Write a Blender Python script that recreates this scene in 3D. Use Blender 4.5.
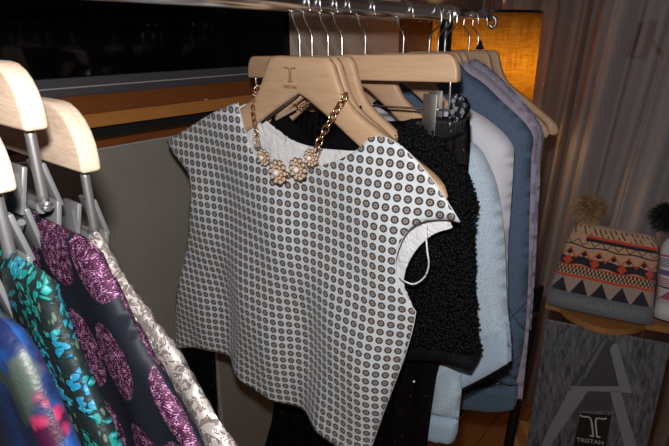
import bpy, bmesh, math, random
import numpy as np
from mathutils import Vector, Matrix
from mathutils.geometry import delaunay_2d_cdt

for o in list(bpy.data.objects):
    bpy.data.objects.remove(o)
SC = bpy.context.scene
COL = SC.collection
random.seed(4)
RNG = np.random.RandomState(7)

# ------------------------------------------------------------------ camera, world, flash, exposure
FOC = 520.0
PITCH = math.atan(191 / FOC)
CAM = np.array([0, 0, 1.6])
FW = np.array([0, math.cos(PITCH), -math.sin(PITCH)])
UP = np.array([0, math.sin(PITCH), math.cos(PITCH)])
RT = np.array([1.0, 0, 0])
cd = bpy.data.cameras.new('camera')
cam = bpy.data.objects.new('camera', cd)
COL.objects.link(cam)
cam.location = CAM
cam.rotation_euler = (math.pi / 2 - PITCH, 0, 0)
cd.sensor_width = 36
cd.lens = 36 * FOC / 669
cd.clip_start = 0.02
SC.camera = cam

world = bpy.data.worlds.new('world')
SC.world = world
world.use_nodes = True
world.node_tree.nodes['Background'].inputs[0].default_value = (1.0, 0.82, 0.68, 1)
world.node_tree.nodes['Background'].inputs[1].default_value = 0.022

fl = bpy.data.lights.new('camera_flash', 'POINT')
fl.energy = 18.0
fl.color = (1.0, 0.97, 0.95)
fl.shadow_soft_size = 0.012
flo = bpy.data.objects.new('camera_flash', fl)
flo.location = CAM + UP * 0.06 - RT * 0.012
COL.objects.link(flo)

SC.view_settings.view_transform = 'Standard'
SC.view_settings.look = 'None'
SC.view_settings.gamma = 1
SC.view_settings.use_curve_mapping = False
SC.view_settings.exposure = 0.0

# ------------------------------------------------------------------ frame of the clothes rail
AZ = math.atan2(442, FOC / math.cos(PITCH))
R_ = np.array([math.sin(AZ), math.cos(AZ), 0])       # along the rail, away from the viewer
N_ = np.array([math.cos(AZ), -math.sin(AZ), 0])      # along the hangers, to the right and nearer


def ray(u, v):
    return FW + (u - 334.5) / FOC * RT - (v - 223) / FOC * UP


def at_depth(u, v, d):
    return CAM + ray(u, v) * d


def at_plane(u, v, p, nrm):
    q = ray(u, v)
    return CAM + q * (np.dot(p - CAM, nrm) / np.dot(q, nrm))


O = at_depth(300, 2, 0.69)


def rail_t(u):
    return float((at_plane(u, 10, O, N_) - O) @ R_)


def rail_z(t):
    return 1.6372 + (t) * RSLOPE


_pz = at_plane(490, 17, O, N_)
RSLOPE = (_pz[2] - 1.6372) / float((_pz - O) @ R_)


def origin(t):
    p = O + R_ * t
    return np.array([p[0], p[1], rail_z(t)])


def LP(t, u, v, y=0.0):
    """point of the hanger plane at rail position t seen at (u, v): (s, z) in the frame of that hanger"""
    o = origin(t)
    p = at_plane(u, v, o + R_ * y, R_)
    return float((p - o) @ N_), float(p[2] - o[2])


def W(s, t, z):
    p = O + N_ * s + R_ * t
    return Vector((p[0], p[1], z))


# ------------------------------------------------------------------ object helpers
def frame(o, t, dz=0):
    p = origin(t)
    o.location = (p[0], p[1], p[2] + dz)
    o.rotation_euler = (0, 0, -AZ)


def tag(o, label, cat, group=None):
    o['label'] = label
    o['category'] = cat
    if group:
        o['group'] = group
    return o


def empty(name, label, cat, group=None, loc=(0, 0, 0)):
    o = bpy.data.objects.new(name, None)
    o.empty_display_size = 0.05
    COL.objects.link(o)
    o.location = loc
    return tag(o, label, cat, group)


def link(name, me, mat=None, parent=None, smooth=True, label=None):
    o = bpy.data.objects.new(name, me)
    COL.objects.link(o)
    if mat:
        me.materials.append(mat)
    if smooth:
        for p in me.polygons:
            p.use_smooth = True
    if parent:
        o.parent = parent
    if label:
        o['label'] = label
    return o


def struct(o):
    o['kind'] = 'structure'
    return o


def from_bm(name, bm, mat=None, parent=None, smooth=True, label=None):
    bmesh.ops.recalc_face_normals(bm, faces=bm.faces)
    me = bpy.data.meshes.new(name)
    bm.to_mesh(me)
    bm.free()
    return link(name, me, mat, parent, smooth, label)


def auto(o, ang=40):
    me = o.data
    me.set_sharp_from_angle(angle=math.radians(ang))
    return o


def add_box(bm, c, d, bevel=0.0, rot=None, seg=2):
    g = bmesh.ops.create_cube(bm, size=1)
    vs = g['verts']
    M = Matrix.Translation(Vector(c)) @ (rot.to_4x4() if rot else Matrix.Identity(4)) @ Matrix.Diagonal((d[0], d[1], d[2], 1))
    bmesh.ops.transform(bm, matrix=M, verts=vs)
    if bevel:
        es = list({e for v in vs for e in v.link_edges})
        bmesh.ops.bevel(bm, geom=es, offset=bevel, segments=seg, affect='EDGES', profile=0.5)


def catmull(pts, n=8, closed=False):
    pts = [Vector(p) for p in pts]
    out = []
    m = len(pts)
    rng = range(m) if closed else range(m - 1)
    for i in rng:
        if closed:
            p0, p1, p2, p3 = pts[i - 1], pts[i], pts[(i + 1) % m], pts[(i + 2) % m]
        else:
            p1, p2 = pts[i], pts[i + 1]
            p0 = pts[i - 1] if i else p1 * 2 - p2
            p3 = pts[i + 2] if i + 2 < m else p2 * 2 - p1
        for k in range(n):
            t = k / n
            out.append(0.5 * ((2 * p1) + (p2 - p0) * t + (2 * p0 - 5 * p1 + 4 * p2 - p3) * t * t + (3 * p1 - p0 - 3 * p2 + p3) * t ** 3))
    if not closed:
        out.append(pts[-1])
    return out


def add_tube(bm, pts, rad, seg=10, closed=False, cap=True):
    pts = [Vector(p) for p in pts]
    n = len(pts)
    rads = rad if hasattr(rad, '__len__') else [rad] * n
    rings = []
    ref = None
    for i, p in enumerate(pts):
        a = pts[i - 1] if (i or closed) else p
        b = pts[(i + 1) % n] if (i + 1 < n or closed) else p
        tg = (b - a).normalized()
        if ref is None:
            ref = tg.orthogonal().normalized()
        ref = (ref - tg * ref.dot(tg))
        ref = ref.normalized() if ref.length > 1e-6 else tg.orthogonal().normalized()
        bi = tg.cross(ref)
        rings.append([bm.verts.new(p + (ref * math.cos(2 * math.pi * k / seg) + bi * math.sin(2 * math.pi * k / seg)) * rads[i]) for k in range(seg)])
    m = n if closed else n - 1
    for i in range(m):
        A, B = rings[i], rings[(i + 1) % n]
        off = 0
        if closed and i == n - 1:
            off = min(range(seg), key=lambda q: (A[0].co - B[q].co).length)
        for k in range(seg):
            bm.faces.new((A[k], A[(k + 1) % seg], B[(k + 1 + off) % seg], B[(k + off) % seg]))
    if cap and not closed:
        bm.faces.new(rings[0])
        bm.faces.new(rings[-1])


def add_lathe(bm, prof, seg=40, M=Matrix.Identity(4), closed=False):
    rings = []
    for r, z in prof:
        rings.append([bm.verts.new(M @ Vector((r * math.cos(2 * math.pi * k / seg), r * math.sin(2 * math.pi * k / seg), z))) for k in range(seg)])
    m = len(rings) if closed else len(rings) - 1
    for i in range(m):
        A, B = rings[i], rings[(i + 1) % len(rings)]
        for k in range(seg):
            bm.faces.new((A[k], A[(k + 1) % seg], B[(k + 1) % seg], B[k]))


def add_ball(bm, c, r, sub=2, sc=(1, 1, 1)):
    bmesh.ops.create_icosphere(bm, subdivisions=sub, radius=1, matrix=Matrix.Translation(Vector(c)) @ Matrix.Diagonal((r * sc[0], r * sc[1], r * sc[2], 1)))


def add_prism(bm, poly, M, th):
    """flat polygon in x, z of matrix M given a thickness th along y"""
    f = [bm.verts.new(M @ Vector((x, 0, z))) for x, z in poly]
    b = [bm.verts.new(M @ Vector((x, th, z))) for x, z in poly]
    n = len(poly)
    bm.faces.new(f)
    bm.faces.new(b[::-1])
    for i in range(n):
        bm.faces.new((f[i], b[i], b[(i + 1) % n], f[(i + 1) % n]))


def strip_poly(pts, w):
    pts = [Vector((p[0], p[1])) for p in pts]
    l, r = [], []
    for i, p in enumerate(pts):
        d = (pts[min(i + 1, len(pts) - 1)] - pts[max(i - 1, 0)]).normalized()
        nn = Vector((-d.y, d.x))
        l.append(p + nn * w / 2)
        r.append(p - nn * w / 2)
    return [(p.x, p.y) for p in l + r[::-1]]


def emblem_polys(h):
    """the T mark: two mirrored stems whose tops curl outwards, and a short foot"""
    out = []
    for sg in (-1, 1):
        pts = catmull([(sg * .50 * h, .44 * h, 0), (sg * .40 * h, .38 * h, 0), (sg * .16 * h, .38 * h, 0), (sg * .085 * h, .24 * h, 0), (sg * .07 * h, -.1 * h, 0), (sg * .075 * h, -.45 * h, 0)], 5)
        out.append(strip_poly([(p.x, p.y) for p in pts], .062 * h))
        out.append(strip_poly([(sg * .04 * h, -.47 * h), (sg * .2 * h, -.47 * h)], .07 * h))
    return out


def text_mesh(s, size):
    c = bpy.data.curves.new('lettering', 'FONT')
    c.body = s
    c.size = size
    c.align_x = 'CENTER'
    c.align_y = 'CENTER'
    c.extrude = 0.0002
    o = bpy.data.objects.new('lettering', c)
    COL.objects.link(o)
    bpy.context.view_layer.update()
    me = bpy.data.meshes.new_from_object(o.evaluated_get(bpy.context.evaluated_depsgraph_get()))
    bpy.data.objects.remove(o)
    bpy.data.curves.remove(c)
    return me


# ------------------------------------------------------------------ material helpers
class X:
    """a shader value that can be combined with the usual operators"""
    T = None

    def __init__(self, s):
        self.s = s

    @staticmethod
    def op(name, *a, clamp=False):
        n = X.T.nodes.new('ShaderNodeMath')
        n.operation = name
        n.use_clamp = clamp
        for i, v in enumerate(a):
            if isinstance(v, X):
                X.T.links.new(v.s, n.inputs[i])
            else:
                n.inputs[i].default_value = v
        return X(n.outputs[0])

    def __add__(s, o): return X.op('ADD', s, o)
    __radd__ = __add__
    def __sub__(s, o): return X.op('SUBTRACT', s, o)
    def __rsub__(s, o): return X.op('SUBTRACT', o, s)
    def __mul__(s, o): return X.op('MULTIPLY', s, o)
    __rmul__ = __mul__
    def __truediv__(s, o): return X.op('DIVIDE', s, o)
    def __lt__(s, o): return X.op('LESS_THAN', s, o)
    def __gt__(s, o): return X.op('GREATER_THAN', s, o)
    def fract(s): return X.op('FRACT', s)
    def floor(s): return X.op('FLOOR', s)
    def abs(s): return X.op('ABSOLUTE', s)
    def sqrt(s): return X.op('SQRT', s)
    def sin(s): return X.op('SINE', s)
    def clamp(s): return X.op('ADD', s, 0.0, clamp=True)


def between(v, a, b):
    return (v > a) * (v < b)


def smooth(v, a, b):
    n = X.T.nodes.new('ShaderNodeMapRange')
    n.interpolation_type = 'SMOOTHSTEP'
    X.T.links.new(v.s, n.inputs[0])
    n.inputs[1].default_value = a
    n.inputs[2].default_value = b
    return X(n.outputs[0])


def coords(kind='Object'):
    n = X.T.nodes.new('ShaderNodeTexCoord')
    s = X.T.nodes.new('ShaderNodeSeparateXYZ')
    X.T.links.new(n.outputs[kind], s.inputs[0])
    return X(s.outputs[0]), X(s.outputs[1]), X(s.outputs[2]), n.outputs[kind]


def vec(x, y, z):
    n = X.T.nodes.new('ShaderNodeCombineXYZ')
    for i, v in enumerate((x, y, z)):
        if isinstance(v, X):
            X.T.links.new(v.s, n.inputs[i])
        else:
            n.inputs[i].default_value = v
    return n.outputs[0]


def noise(v, scale, detail=3, rough=0.5, dist=0.0):
    n = X.T.nodes.new('ShaderNodeTexNoise')
    if v is not None:
        X.T.links.new(v, n.inputs['Vector'])
    n.inputs['Scale'].default_value = scale
    n.inputs['Detail'].default_value = detail
    n.inputs['Roughness'].default_value = rough
    n.inputs['Distortion'].default_value = dist
    return X(n.outputs[0])


def voro(v, scale, feature='F1', out=0, rnd=1.0):
    n = X.T.nodes.new('ShaderNodeTexVoronoi')
    n.feature = feature
    X.T.links.new(v, n.inputs['Vector'])
    n.inputs['Scale'].default_value = scale
    n.inputs['Randomness'].default_value = rnd
    return X(n.outputs[out])


def mix(f, a, b):
    n = X.T.nodes.new('ShaderNodeMix')
    n.data_type = 'RGBA'
    X.T.links.new(f.s, n.inputs[0]) if isinstance(f, X) else setattr(n.inputs[0], 'default_value', f)
    for i, c in ((6, a), (7, b)):
        if isinstance(c, tuple):
            n.inputs[i].default_value = (*c, 1)
        else:
            X.T.links.new(c, n.inputs[i])
    return n.outputs[2]


def bump(h, strength=0.3, dist=0.002):
    n = X.T.nodes.new('ShaderNodeBump')
    n.inputs['Strength'].default_value = strength
    n.inputs['Distance'].default_value = dist
    X.T.links.new(h.s, n.inputs['Height'])
    return n.outputs[0]


def setin(b, name, v):
    i = b.inputs[name]
    if isinstance(v, X):
        X.T.links.new(v.s, i)
    elif isinstance(v, tuple):
        i.default_value = (*v, 1) if len(v) == 3 and i.type == 'RGBA' else v
    elif isinstance(v, (int, float)):
        i.default_value = v
    else:
        X.T.links.new(v, i)


def material(name, fn):
    m = bpy.data.materials.new(name)
    m.use_nodes = True
    X.T = m.node_tree
    b = m.node_tree.nodes['Principled BSDF']
    d = fn() or {}
    for k, v in d.items():
        setin(b, k, v)
    return m


def plain(name, col, rough=0.5, metal=0.0, **kw):
    return material(name, lambda: {'Base Color': col, 'Roughness': rough, 'Metallic': metal, **{k.replace('_', ' '): v for k, v in kw.items()}})


def wood(name, c1, c2, sc=(4, 40, 40), rough=0.45, gs=6.0):
    def fn():
        x, y, z, v = coords()
        q = vec(x * sc[0], y * sc[1], z * sc[2])
        a = noise(q, gs / 4, 4, 0.6, 0.6)
        g = smooth(noise(q, gs, 2, 0.5), 0.35, 0.7)
        col = mix((a * 0.65 + g * 0.35).clamp(), c1, c2)
        return {'Base Color': col, 'Roughness': rough, 'Normal': bump(g, 0.08, 0.001)}
    return material(name, fn)


MAPLE = wood('maple_wood', (0.68, 0.46, 0.29), (0.53, 0.33, 0.19))
MAPLE_LIGHT = wood('pale_maple_wood', (0.66, 0.52, 0.40), (0.44, 0.31, 0.22), (14, 90, 90))
CHROME = plain('chrome', (0.80, 0.80, 0.81), 0.22, 1.0)
STEEL = plain('brushed_steel', (0.50, 0.49, 0.47), 0.38, 1.0)
GREY_PLASTIC = plain('grey_plastic_clip', (0.15, 0.15, 0.155), 0.35, 0.3)
SATIN = plain('satin_grey_metal', (0.27, 0.265, 0.265), 0.42, 0.8)
BLACK_METAL = plain('black_metal', (0.012, 0.011, 0.011), 0.35, 0.4)
ENGRAVED = plain('burnt_brown_mark', (0.20, 0.085, 0.03), 0.6)
GOLD = plain('rose_gold', (0.78, 0.47, 0.27), 0.22, 1.0)
GEM = plain('champagne_stone', (0.80, 0.66, 0.52), 0.08, 0.2, Coat_Weight=0.6)
PEARL = plain('pearl', (0.82, 0.76, 0.68), 0.18, 0.0, Coat_Weight=0.8)
def fn_lining():
    x, y, z, v = coords('Object')
    n = noise(v, 38, 3, 0.55, 1.2)
    return {'Base Color': (0.90, 0.91, 0.93), 'Roughness': 0.38, 'Normal': bump(n, 0.55, 0.012)}


WHITE_LINING = material('white_satin_lining', fn_lining)


def fn_blouse():
    x, y, z, v = coords('UV')
    cx, cy = 0.0137, 0.0138
    u, w = x / cx, y / cy
    fu, fv = u.fract() - 0.5, w.fract() - 0.5
    d = (fu * fu + fv * fv * 1.05).sqrt()
    ang = X.op('ARCTAN2', fv, fu)
    petal = (ang * 6).sin() * 0.045
    disc = 1 - smooth(d, 0.36, 0.425)
    flower = (1 - smooth(d + petal, 0.18, 0.23)) * smooth(d, 0.06, 0.10)
    n = noise(v, 260, 2)
    dotc = mix(flower, (0.045, 0.042, 0.039), (0.42, 0.36, 0.32))
    base = mix(n, (0.66, 0.70, 0.745), (0.80, 0.835, 0.87))
    col = mix(disc, base, dotc)
    weave = (x * 9000).sin() * (y * 9000).sin()
    return {'Base Color': col, 'Roughness': 0.36, 'Metallic': 0.0, 'Specular IOR Level': 0.55, 'Sheen Weight': 0.15,
            'Normal': bump(weave * 0.3 + disc * 0.5 + n * 0.4, 0.25, 0.0006)}


BLOUSE = material('dotted_silver_jacquard', fn_blouse)


def cloth_mat(name, c1, c2, sc=600, rough=0.8, bs=0.4, bd=0.001, sheen=0.2, spec=0.3):
    def fn():
        x, y, z, v = coords('Object')
        n = noise(v, sc, 3, 0.6)
        return {'Base Color': mix(smooth(n, 0.35, 0.65), c1, c2), 'Roughness': rough, 'Sheen Weight': sheen, 'Specular IOR Level': spec, 'Normal': bump(n, bs, bd)}
    return material(name, fn)


BLACK_KNIT = cloth_mat('black_cloth', (0.002, 0.002, 0.003), (0.005, 0.005, 0.006), 500, 0.9, 0.5, 0.001, 0.0, 0.1)
BLACK_SATIN = cloth_mat('black_satin', (0.004, 0.004, 0.006), (0.008, 0.008, 0.010), 300, 0.5, 0.1, 0.001, 0.0, 0.2)


def fn_boucle():
    x, y, z, v = coords('Object')
    w = voro(v, 190)
    n = noise(v, 300, 3)
    h = 1 - w
    return {'Base Color': mix(smooth(h, 0.35, 0.95), (0.002, 0.002, 0.003), (0.008, 0.008, 0.010)), 'Roughness': 0.6, 'Specular IOR Level': 0.15,
            'Normal': bump(h + n * 0.4, 1.0, 0.006)}


BOUCLE = material('black_boucle', fn_boucle)


def fn_sequin():
    x, y, z, v = coords('Object')
    q = vec(x * 1.0, y * 1.0, z * 0.45)
    w = voro(q, 330)
    c = X.T.nodes.new('ShaderNodeTexVoronoi')
    X.T.links.new(q, c.inputs['Vector'])
    c.inputs['Scale'].default_value = 330
    s = X.T.nodes.new('ShaderNodeSeparateColor')
    X.T.links.new(c.outputs['Color'], s.inputs[0])
    spark = (X(s.outputs[0]) > 0.965) * (w < 0.30)
    return {'Base Color': mix(spark, (0.003, 0.002, 0.003), (0.10, 0.05, 0.06)), 'Roughness': 0.6, 'Specular IOR Level': 0.15, 'Normal': bump(X(s.outputs[1]) + (x * 520).sin() * 0.4, 0.6, 0.002)}


SEQUIN = material('black_sequin_cloth', fn_sequin)
HEATHER = cloth_mat('heather_blue_jersey', (0.38, 0.49, 0.60), (0.55, 0.66, 0.76), 420, 0.9)
HEATHER_RIB = cloth_mat('heather_blue_rib', (0.34, 0.46, 0.58), (0.46, 0.58, 0.70), 700, 0.9)
PALE = cloth_mat('pale_lilac_grey_jersey', (0.68, 0.69, 0.78), (0.78, 0.78, 0.86), 500, 0.85)


def fn_denim():
    x, y, z, v = coords('Object')
    n = noise(v, 500, 3)
    a = (x * 2.2 + z) * 30
    w = voro(vec(x, y, z * 0.6), 95)
    tick = (w < 0.16)
    d1 = ((x + z * 0.62) / 0.075).fract() - 0.5
    d2 = ((x - z * 0.62) / 0.075).fract() - 0.5
    seam = ((d1.abs() < 0.014) + (d2.abs() < 0.014)).clamp() * (z < -0.50)
    col = mix(smooth(n, 0.3, 0.7), (0.075, 0.115, 0.195), (0.115, 0.165, 0.26))
    col = mix(tick * 0.7, col, (0.05, 0.09, 0.17))
    col = mix(seam, col, (0.02, 0.035, 0.07))
    return {'Base Color': col, 'Roughness': 0.85, 'Normal': bump(n - seam, 0.4, 0.0015)}


DENIM = material('slate_blue_quilted_cloth', fn_denim)
DENIM_RIB = cloth_mat('slate_blue_rib', (0.065, 0.11, 0.17), (0.105, 0.165, 0.235), 260, 0.9)
MAUVE = cloth_mat('mauve_cloth', (0.36, 0.30, 0.40), (0.45, 0.39, 0.49), 600, 0.9)


def fn_seersucker():
    x, y, z, v = coords('Object')
    w = voro(v, 210)
    return {'Base Color': mix(smooth(w, 0.25, 0.6), (0.38, 0.37, 0.47), (0.28, 0.27, 0.38)), 'Roughness': 0.9, 'Normal': bump(1 - w, 0.6, 0.002)}


SEER = material('lilac_grey_seersucker', fn_seersucker)


def fn_silver():
    x, y, z, v = coords('UV')
    n = noise(v, 58, 2, 0.5, 2.0)
    r = ((n * 28).sin() * 0.5 + 0.5)
    h = smooth(r, 0.30, 0.62)
    t = noise(v, 420, 2)
    return {'Base Color': mix(h, (0.17, 0.14, 0.13), (0.36, 0.32, 0.305)), 'Metallic': 0.35, 'Roughness': 0.42, 'Normal': bump(h * 0.9 + t * 0.3, 0.7, 0.002)}


SILVER = material('silver_brocade', fn_silver)


def fn_purple():
    x, y, z, v = coords('UV')
    q = vec(x * 1.0 + y * 0.25, y * 0.80, 0.0)
    w = voro(q, 21.5, rnd=0.30)
    dot = 1 - smooth(w, 0.43, 0.455)
    weave = noise(vec(x * 0.45, y, 0.0), 1700, 1) * 0.65 + noise(v, 240, 1) * .42
    g = smooth(weave, 0.545, 0.68)
    lux = mix(g, (0.030, 0.006, 0.020), (0.40, 0.19, 0.34))
    n = noise(v, 800, 2)
    base = mix(n, (0.003, 0.004, 0.007), (0.010, 0.012, 0.018))
    return {'Base Color': mix(dot, base, lux), 'Metallic': dot * 0.3, 'Roughness': 0.6, 'Specular IOR Level': 0.15, 'Normal': bump(g * dot + n * 0.3, 0.5, 0.001)}


PURPLE = material('purple_spot_lurex', fn_purple)


def fn_teal():
    x, y, z, v = coords('UV')
    wx, wy = noise(v, 90, 2) * 0.012, noise(v, 77, 2) * 0.012
    wob = vec(x + wx, y + wy, 0.0)
    grp = smooth(noise(v, 55, 1), 0.42, 0.48)
    petal = 1 - smooth(voro(wob, 215), 0.44, 0.62)
    fl = petal * grp
    leaf = (1 - smooth(voro(vec(x * 1.7 + y * .5, y * 0.8, 3.0), 165), 0.25, 0.38)) * (1 - grp)
    ang = noise(v, 300, 2)
    base = mix(ang, (0.002, 0.004, 0.005), (0.010, 0.018, 0.017))
    c = mix(leaf * .8, base, (0.055, 0.085, 0.060))
    tint = mix(smooth(noise(v, 16, 1), 0.42, 0.58), (0.002, 0.11, 0.095), (0.006, 0.10, 0.19))
    tint = mix(smooth(ang, 0.52, 0.66), tint, (0.04, 0.20, 0.24))
    return {'Base Color': mix(fl, c, tint), 'Roughness': 0.5, 'Specular IOR Level': 0.25, 'Normal': bump(fl + leaf * 0.6 + ang * 0.4, 0.6, 0.0015)}


TEAL = material('teal_flower_brocade', fn_teal)


def fn_bluefl():
    x, y, z, v = coords('UV')
    n = noise(v, 22, 3, 0.5, 0.8)
    w = voro(v, 45, rnd=1.0)
    w2 = voro(v, 140)
    base = mix(smooth(n, 0.40, 0.60), (0.002, 0.006, 0.028), (0.004, 0.025, 0.095))
    base = mix(smooth(noise(v, 30, 2), 0.54, 0.60), base, (0.018, 0.025, 0.022))
    rose = (1 - smooth(w, 0.30, 0.42)) * smooth(noise(v, 14, 1), 0.44, 0.50)
    rc = mix(smooth(w2, 0.2, 0.5), (0.12, 0.008, 0.03), (0.016, 0.001, 0.010))
    return {'Base Color': mix(rose, base, rc), 'Roughness': 0.5, 'Specular IOR Level': 0.25, 'Normal': bump(noise(v, 500, 2), 0.3, 0.001)}


BLUEFL = material('blue_rose_satin', fn_bluefl)

# ------------------------------------------------------------------ the room
WS = -0.46          # the wall behind the hangers


def wall_z(u, v, s=WS):
    return float(at_plane(u, v, O + N_ * s, N_)[2])


def wall_t(u, v, s=WS):
    return float((at_plane(u, v, O + N_ * s, N_) - O) @ R_)


def slab(name, s0, s1, t0, t1, z0, z1, mat, bevel=0.0, parent=None):
    bm = bmesh.new()
    add_box(bm, (0, 0, 0), (abs(s1 - s0), abs(t1 - t0), abs(z1 - z0)), bevel)
    o = from_bm(name, bm, mat, parent, smooth=False)
    o.location = W((s0 + s1) / 2, (t0 + t1) / 2, (z0 + z1) / 2)
    o.rotation_euler = (0, 0, -AZ)
    return o


def fn_stone():
    x, y, z, v = coords('Object')
    n = noise(v, 6, 5, 0.65)
    n2 = noise(v, 60, 4, 0.7)
    return {'Base Color': mix((n * 0.7 + n2 * 0.3).clamp(), (0.20, 0.182, 0.158), (0.36, 0.33, 0.29)), 'Roughness': 0.55, 'Normal': bump(n2, 0.15, 0.001)}


STONE = material('grey_brown_panel', fn_stone)
GLASS = plain('black_glass', (0.002, 0.002, 0.003), 0.06, 0.0, Specular_IOR_Level=0.2)
GREYMETAL = plain('dark_grey_metal', (0.10, 0.10, 0.115), 0.4, 0.35)
EDGE = plain('bright_edge', (0.62, 0.61, 0.60), 0.35, 0.4)  # light half-metallic tone of the thin trim strips
DARKWOOD = wood('red_brown_wood', (0.25, 0.078, 0.020), (0.17, 0.048, 0.013), (40, 3, 40), 0.35)
ORANGEWOOD = wood('orange_wood', (0.56, 0.24, 0.062), (0.44, 0.165, 0.038), (40, 3, 40), 0.35)
BLACKGAP = plain('black_recess', (0.004, 0.004, 0.004), 0.8)
BEIGE = cloth_mat('beige_paint', (0.80, 0.63, 0.50), (0.86, 0.69, 0.56), 40, 0.7, 0.1)
PLASTER = cloth_mat('brown_plaster', (0.16, 0.115, 0.095), (0.19, 0.14, 0.115), 30, 0.8, 0.1)


def fn_floor():
    x, y, z, v = coords('Object')
    pl = (x / 0.11).floor()
    q = vec(x * 30 + pl * 7, y * 2.2 + pl * 3.1, pl)
    n = noise(q, 1.6, 4, 0.6, 0.5)
    gap = ((x / 0.11).fract() < 0.025)
    tone = (pl * 12.9898).sin() * 0.5 + 0.5
    c = mix((n * 0.7 + tone * 0.3).clamp(), (0.58, 0.26, 0.085), (0.34, 0.13, 0.04))
    return {'Base Color': mix(gap, c, (0.02, 0.01, 0.005)), 'Roughness': 0.35, 'Normal': bump(n, 0.1, 0.001)}


FLOOR = material('orange_floorboards', fn_floor)

TB = 1.85     # the wall beyond the curtain
struct(slab('floor', -0.6, 2.6, -1.6, TB + .1, -0.06, 0.0, FLOOR))
struct(slab('ceiling', -0.6, 2.6, -1.6, TB + .1, 2.55, 2.65, PLASTER))
zg = wall_z(250, 66)            # bottom of the black glass
zm = wall_z(250, 80)            # bottom of the grey metal sill
zd = wall_z(165, 105)           # red-brown / orange
zo = wall_z(146, 120)           # bottom of the orange board
zb = wall_z(137, 134.5)         # bottom of the black gap
zp = wall_z(135, 142)           # top of the grey-brown panel
tj = wall_t(293, 35)            # end of the glass
struct(slab('wall_left', WS - 0.12, WS - 0.001, -1.4, TB, 0, zp - 0.0035, STONE))
struct(slab('wall_left_recess', WS - 0.12, WS - 0.03, -1.4, TB, zp, zm, BLACKGAP))
struct(slab('trim_1', WS - 0.03, WS + 0.002, -1.4, TB, zp, zb, DARKWOOD, 0.0008))
struct(slab('trim_2', WS - 0.03, WS + 0.004, -1.4, TB, zo, zd, ORANGEWOOD, 0.0008))
struct(slab('trim_3', WS - 0.03, WS + 0.003, -1.4, TB, zd, zm, DARKWOOD, 0.0008))
struct(slab('trim_4', WS - 0.06, WS + 0.006, -1.4, tj, zm, zg, GREYMETAL, 0.0015))
zl = zg + (zm - zg) * 0.52
struct(slab('trim_5', WS - 0.03, WS + 0.009, -1.4, tj, zl - 0.0012, zl + 0.0012, EDGE, 0.0006))
struct(slab('window_1', WS - 0.06, WS - 0.012, -1.4, tj, zg, 2.3, GLASS))
struct(slab('wall_left_upper', WS - 0.12, WS + 0.0, -1.4, tj, 2.3, 2.55, BEIGE))
tk = wall_t(397, 35)
struct(slab('wall_left_pier', WS - 0.12, WS + 0.008, tj, tk, zm, 2.55, BEIGE))
struct(slab('wall_left_corner', WS - 0.12, WS - 0.03, tk, TB, zm, 2.55, PLASTER))
struct(slab('trim_7', WS - 0.03, WS + 0.003, -1.4, TB, zp - 0.0035, zp, EDGE, 0.0008))
tv = wall_t(219, 400)
struct(slab('trim_6', WS - 0.03, WS + 0.004, tv - 0.003, tv + 0.006, 0, wall_z(217, 362) + .1, EDGE, 0.001))
struct(slab('wall_back', -0.6, 2.6, TB, TB + 0.1, 0, 2.55, PLASTER))

# small pale mark on the wooden board of the wall
s0, z0 = WS + 0.0032, wall_z(205, 101)
bm = bmesh.new()
T0 = wall_t(205, 101)
M = Matrix.Translation(W(s0, T0, z0)) @ Matrix.Rotation(-AZ + math.pi / 2, 4, 'Z')
for p in emblem_polys(0.011):
    add_prism(bm, p, M, -0.0006)
tag(from_bm('emblem', bm, plain('pale_mark', (0.85, 0.8, 0.75), 0.5), None, False), 'tiny white T mark on the red-brown board of the wall', 'mark')

# window in the far wall behind the curtain, with lettering on its glass
PANE = material('dim_window_light', lambda: {'Base Color': (0.05, 0.055, 0.06), 'Roughness': 0.2, 'Emission Color': (0.80, 0.88, 1.0), 'Emission Strength': 0.10})
FRAMEM = plain('dark_window_frame', (0.05, 0.045, 0.04), 0.5)


def back_s(u, v, t=TB):
    p = at_plane(u, v, O + R_ * t, R_)
    return float((p - O) @ N_), float(p[2])


wsL, _ = back_s(598, 60, TB - 0.02)
win = slab('window_2', wsL, wsL + 1.1, TB - 0.03, TB - 0.012, 0.62, 2.2, PANE)
struct(win)
bm = bmesh.new()
for (cx, cz, dx, dz) in ((-.57, 0, .05, 1.66), (.57, 0, .05, 1.66), (0, .81, 1.19, .05), (0, -.81, 1.19, .05), (0.12, 0, .03, 1.6)):
    add_box(bm, (cx, -0.005, cz), (dx, 0.04, dz), 0.004)
from_bm('window_frame', bm, FRAMEM, win, False)
bm = bmesh.new()
wc = (wsL + .55, 1.41)
for a, b, w in (((641, 22), (629, 58), .022), ((655, 20), (643, 58), .026), ((650, 39), (662, 55), .016), ((648, 22), (656, 24), .012), ((629, 56), (646, 59), .010)):
    pa = back_s(*a, TB - .035)
    pb = back_s(*b, TB - .035)
    add_prism(bm, strip_poly([(pa[0] - wc[0], pa[1] - wc[1]), (pb[0] - wc[0], pb[1] - wc[1])], w), Matrix.Translation((0, -0.016, 0)), 0.002)
from_bm('window_lettering', bm, FRAMEM, win, False)

# ------------------------------------------------------------------ sheer curtain


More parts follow.
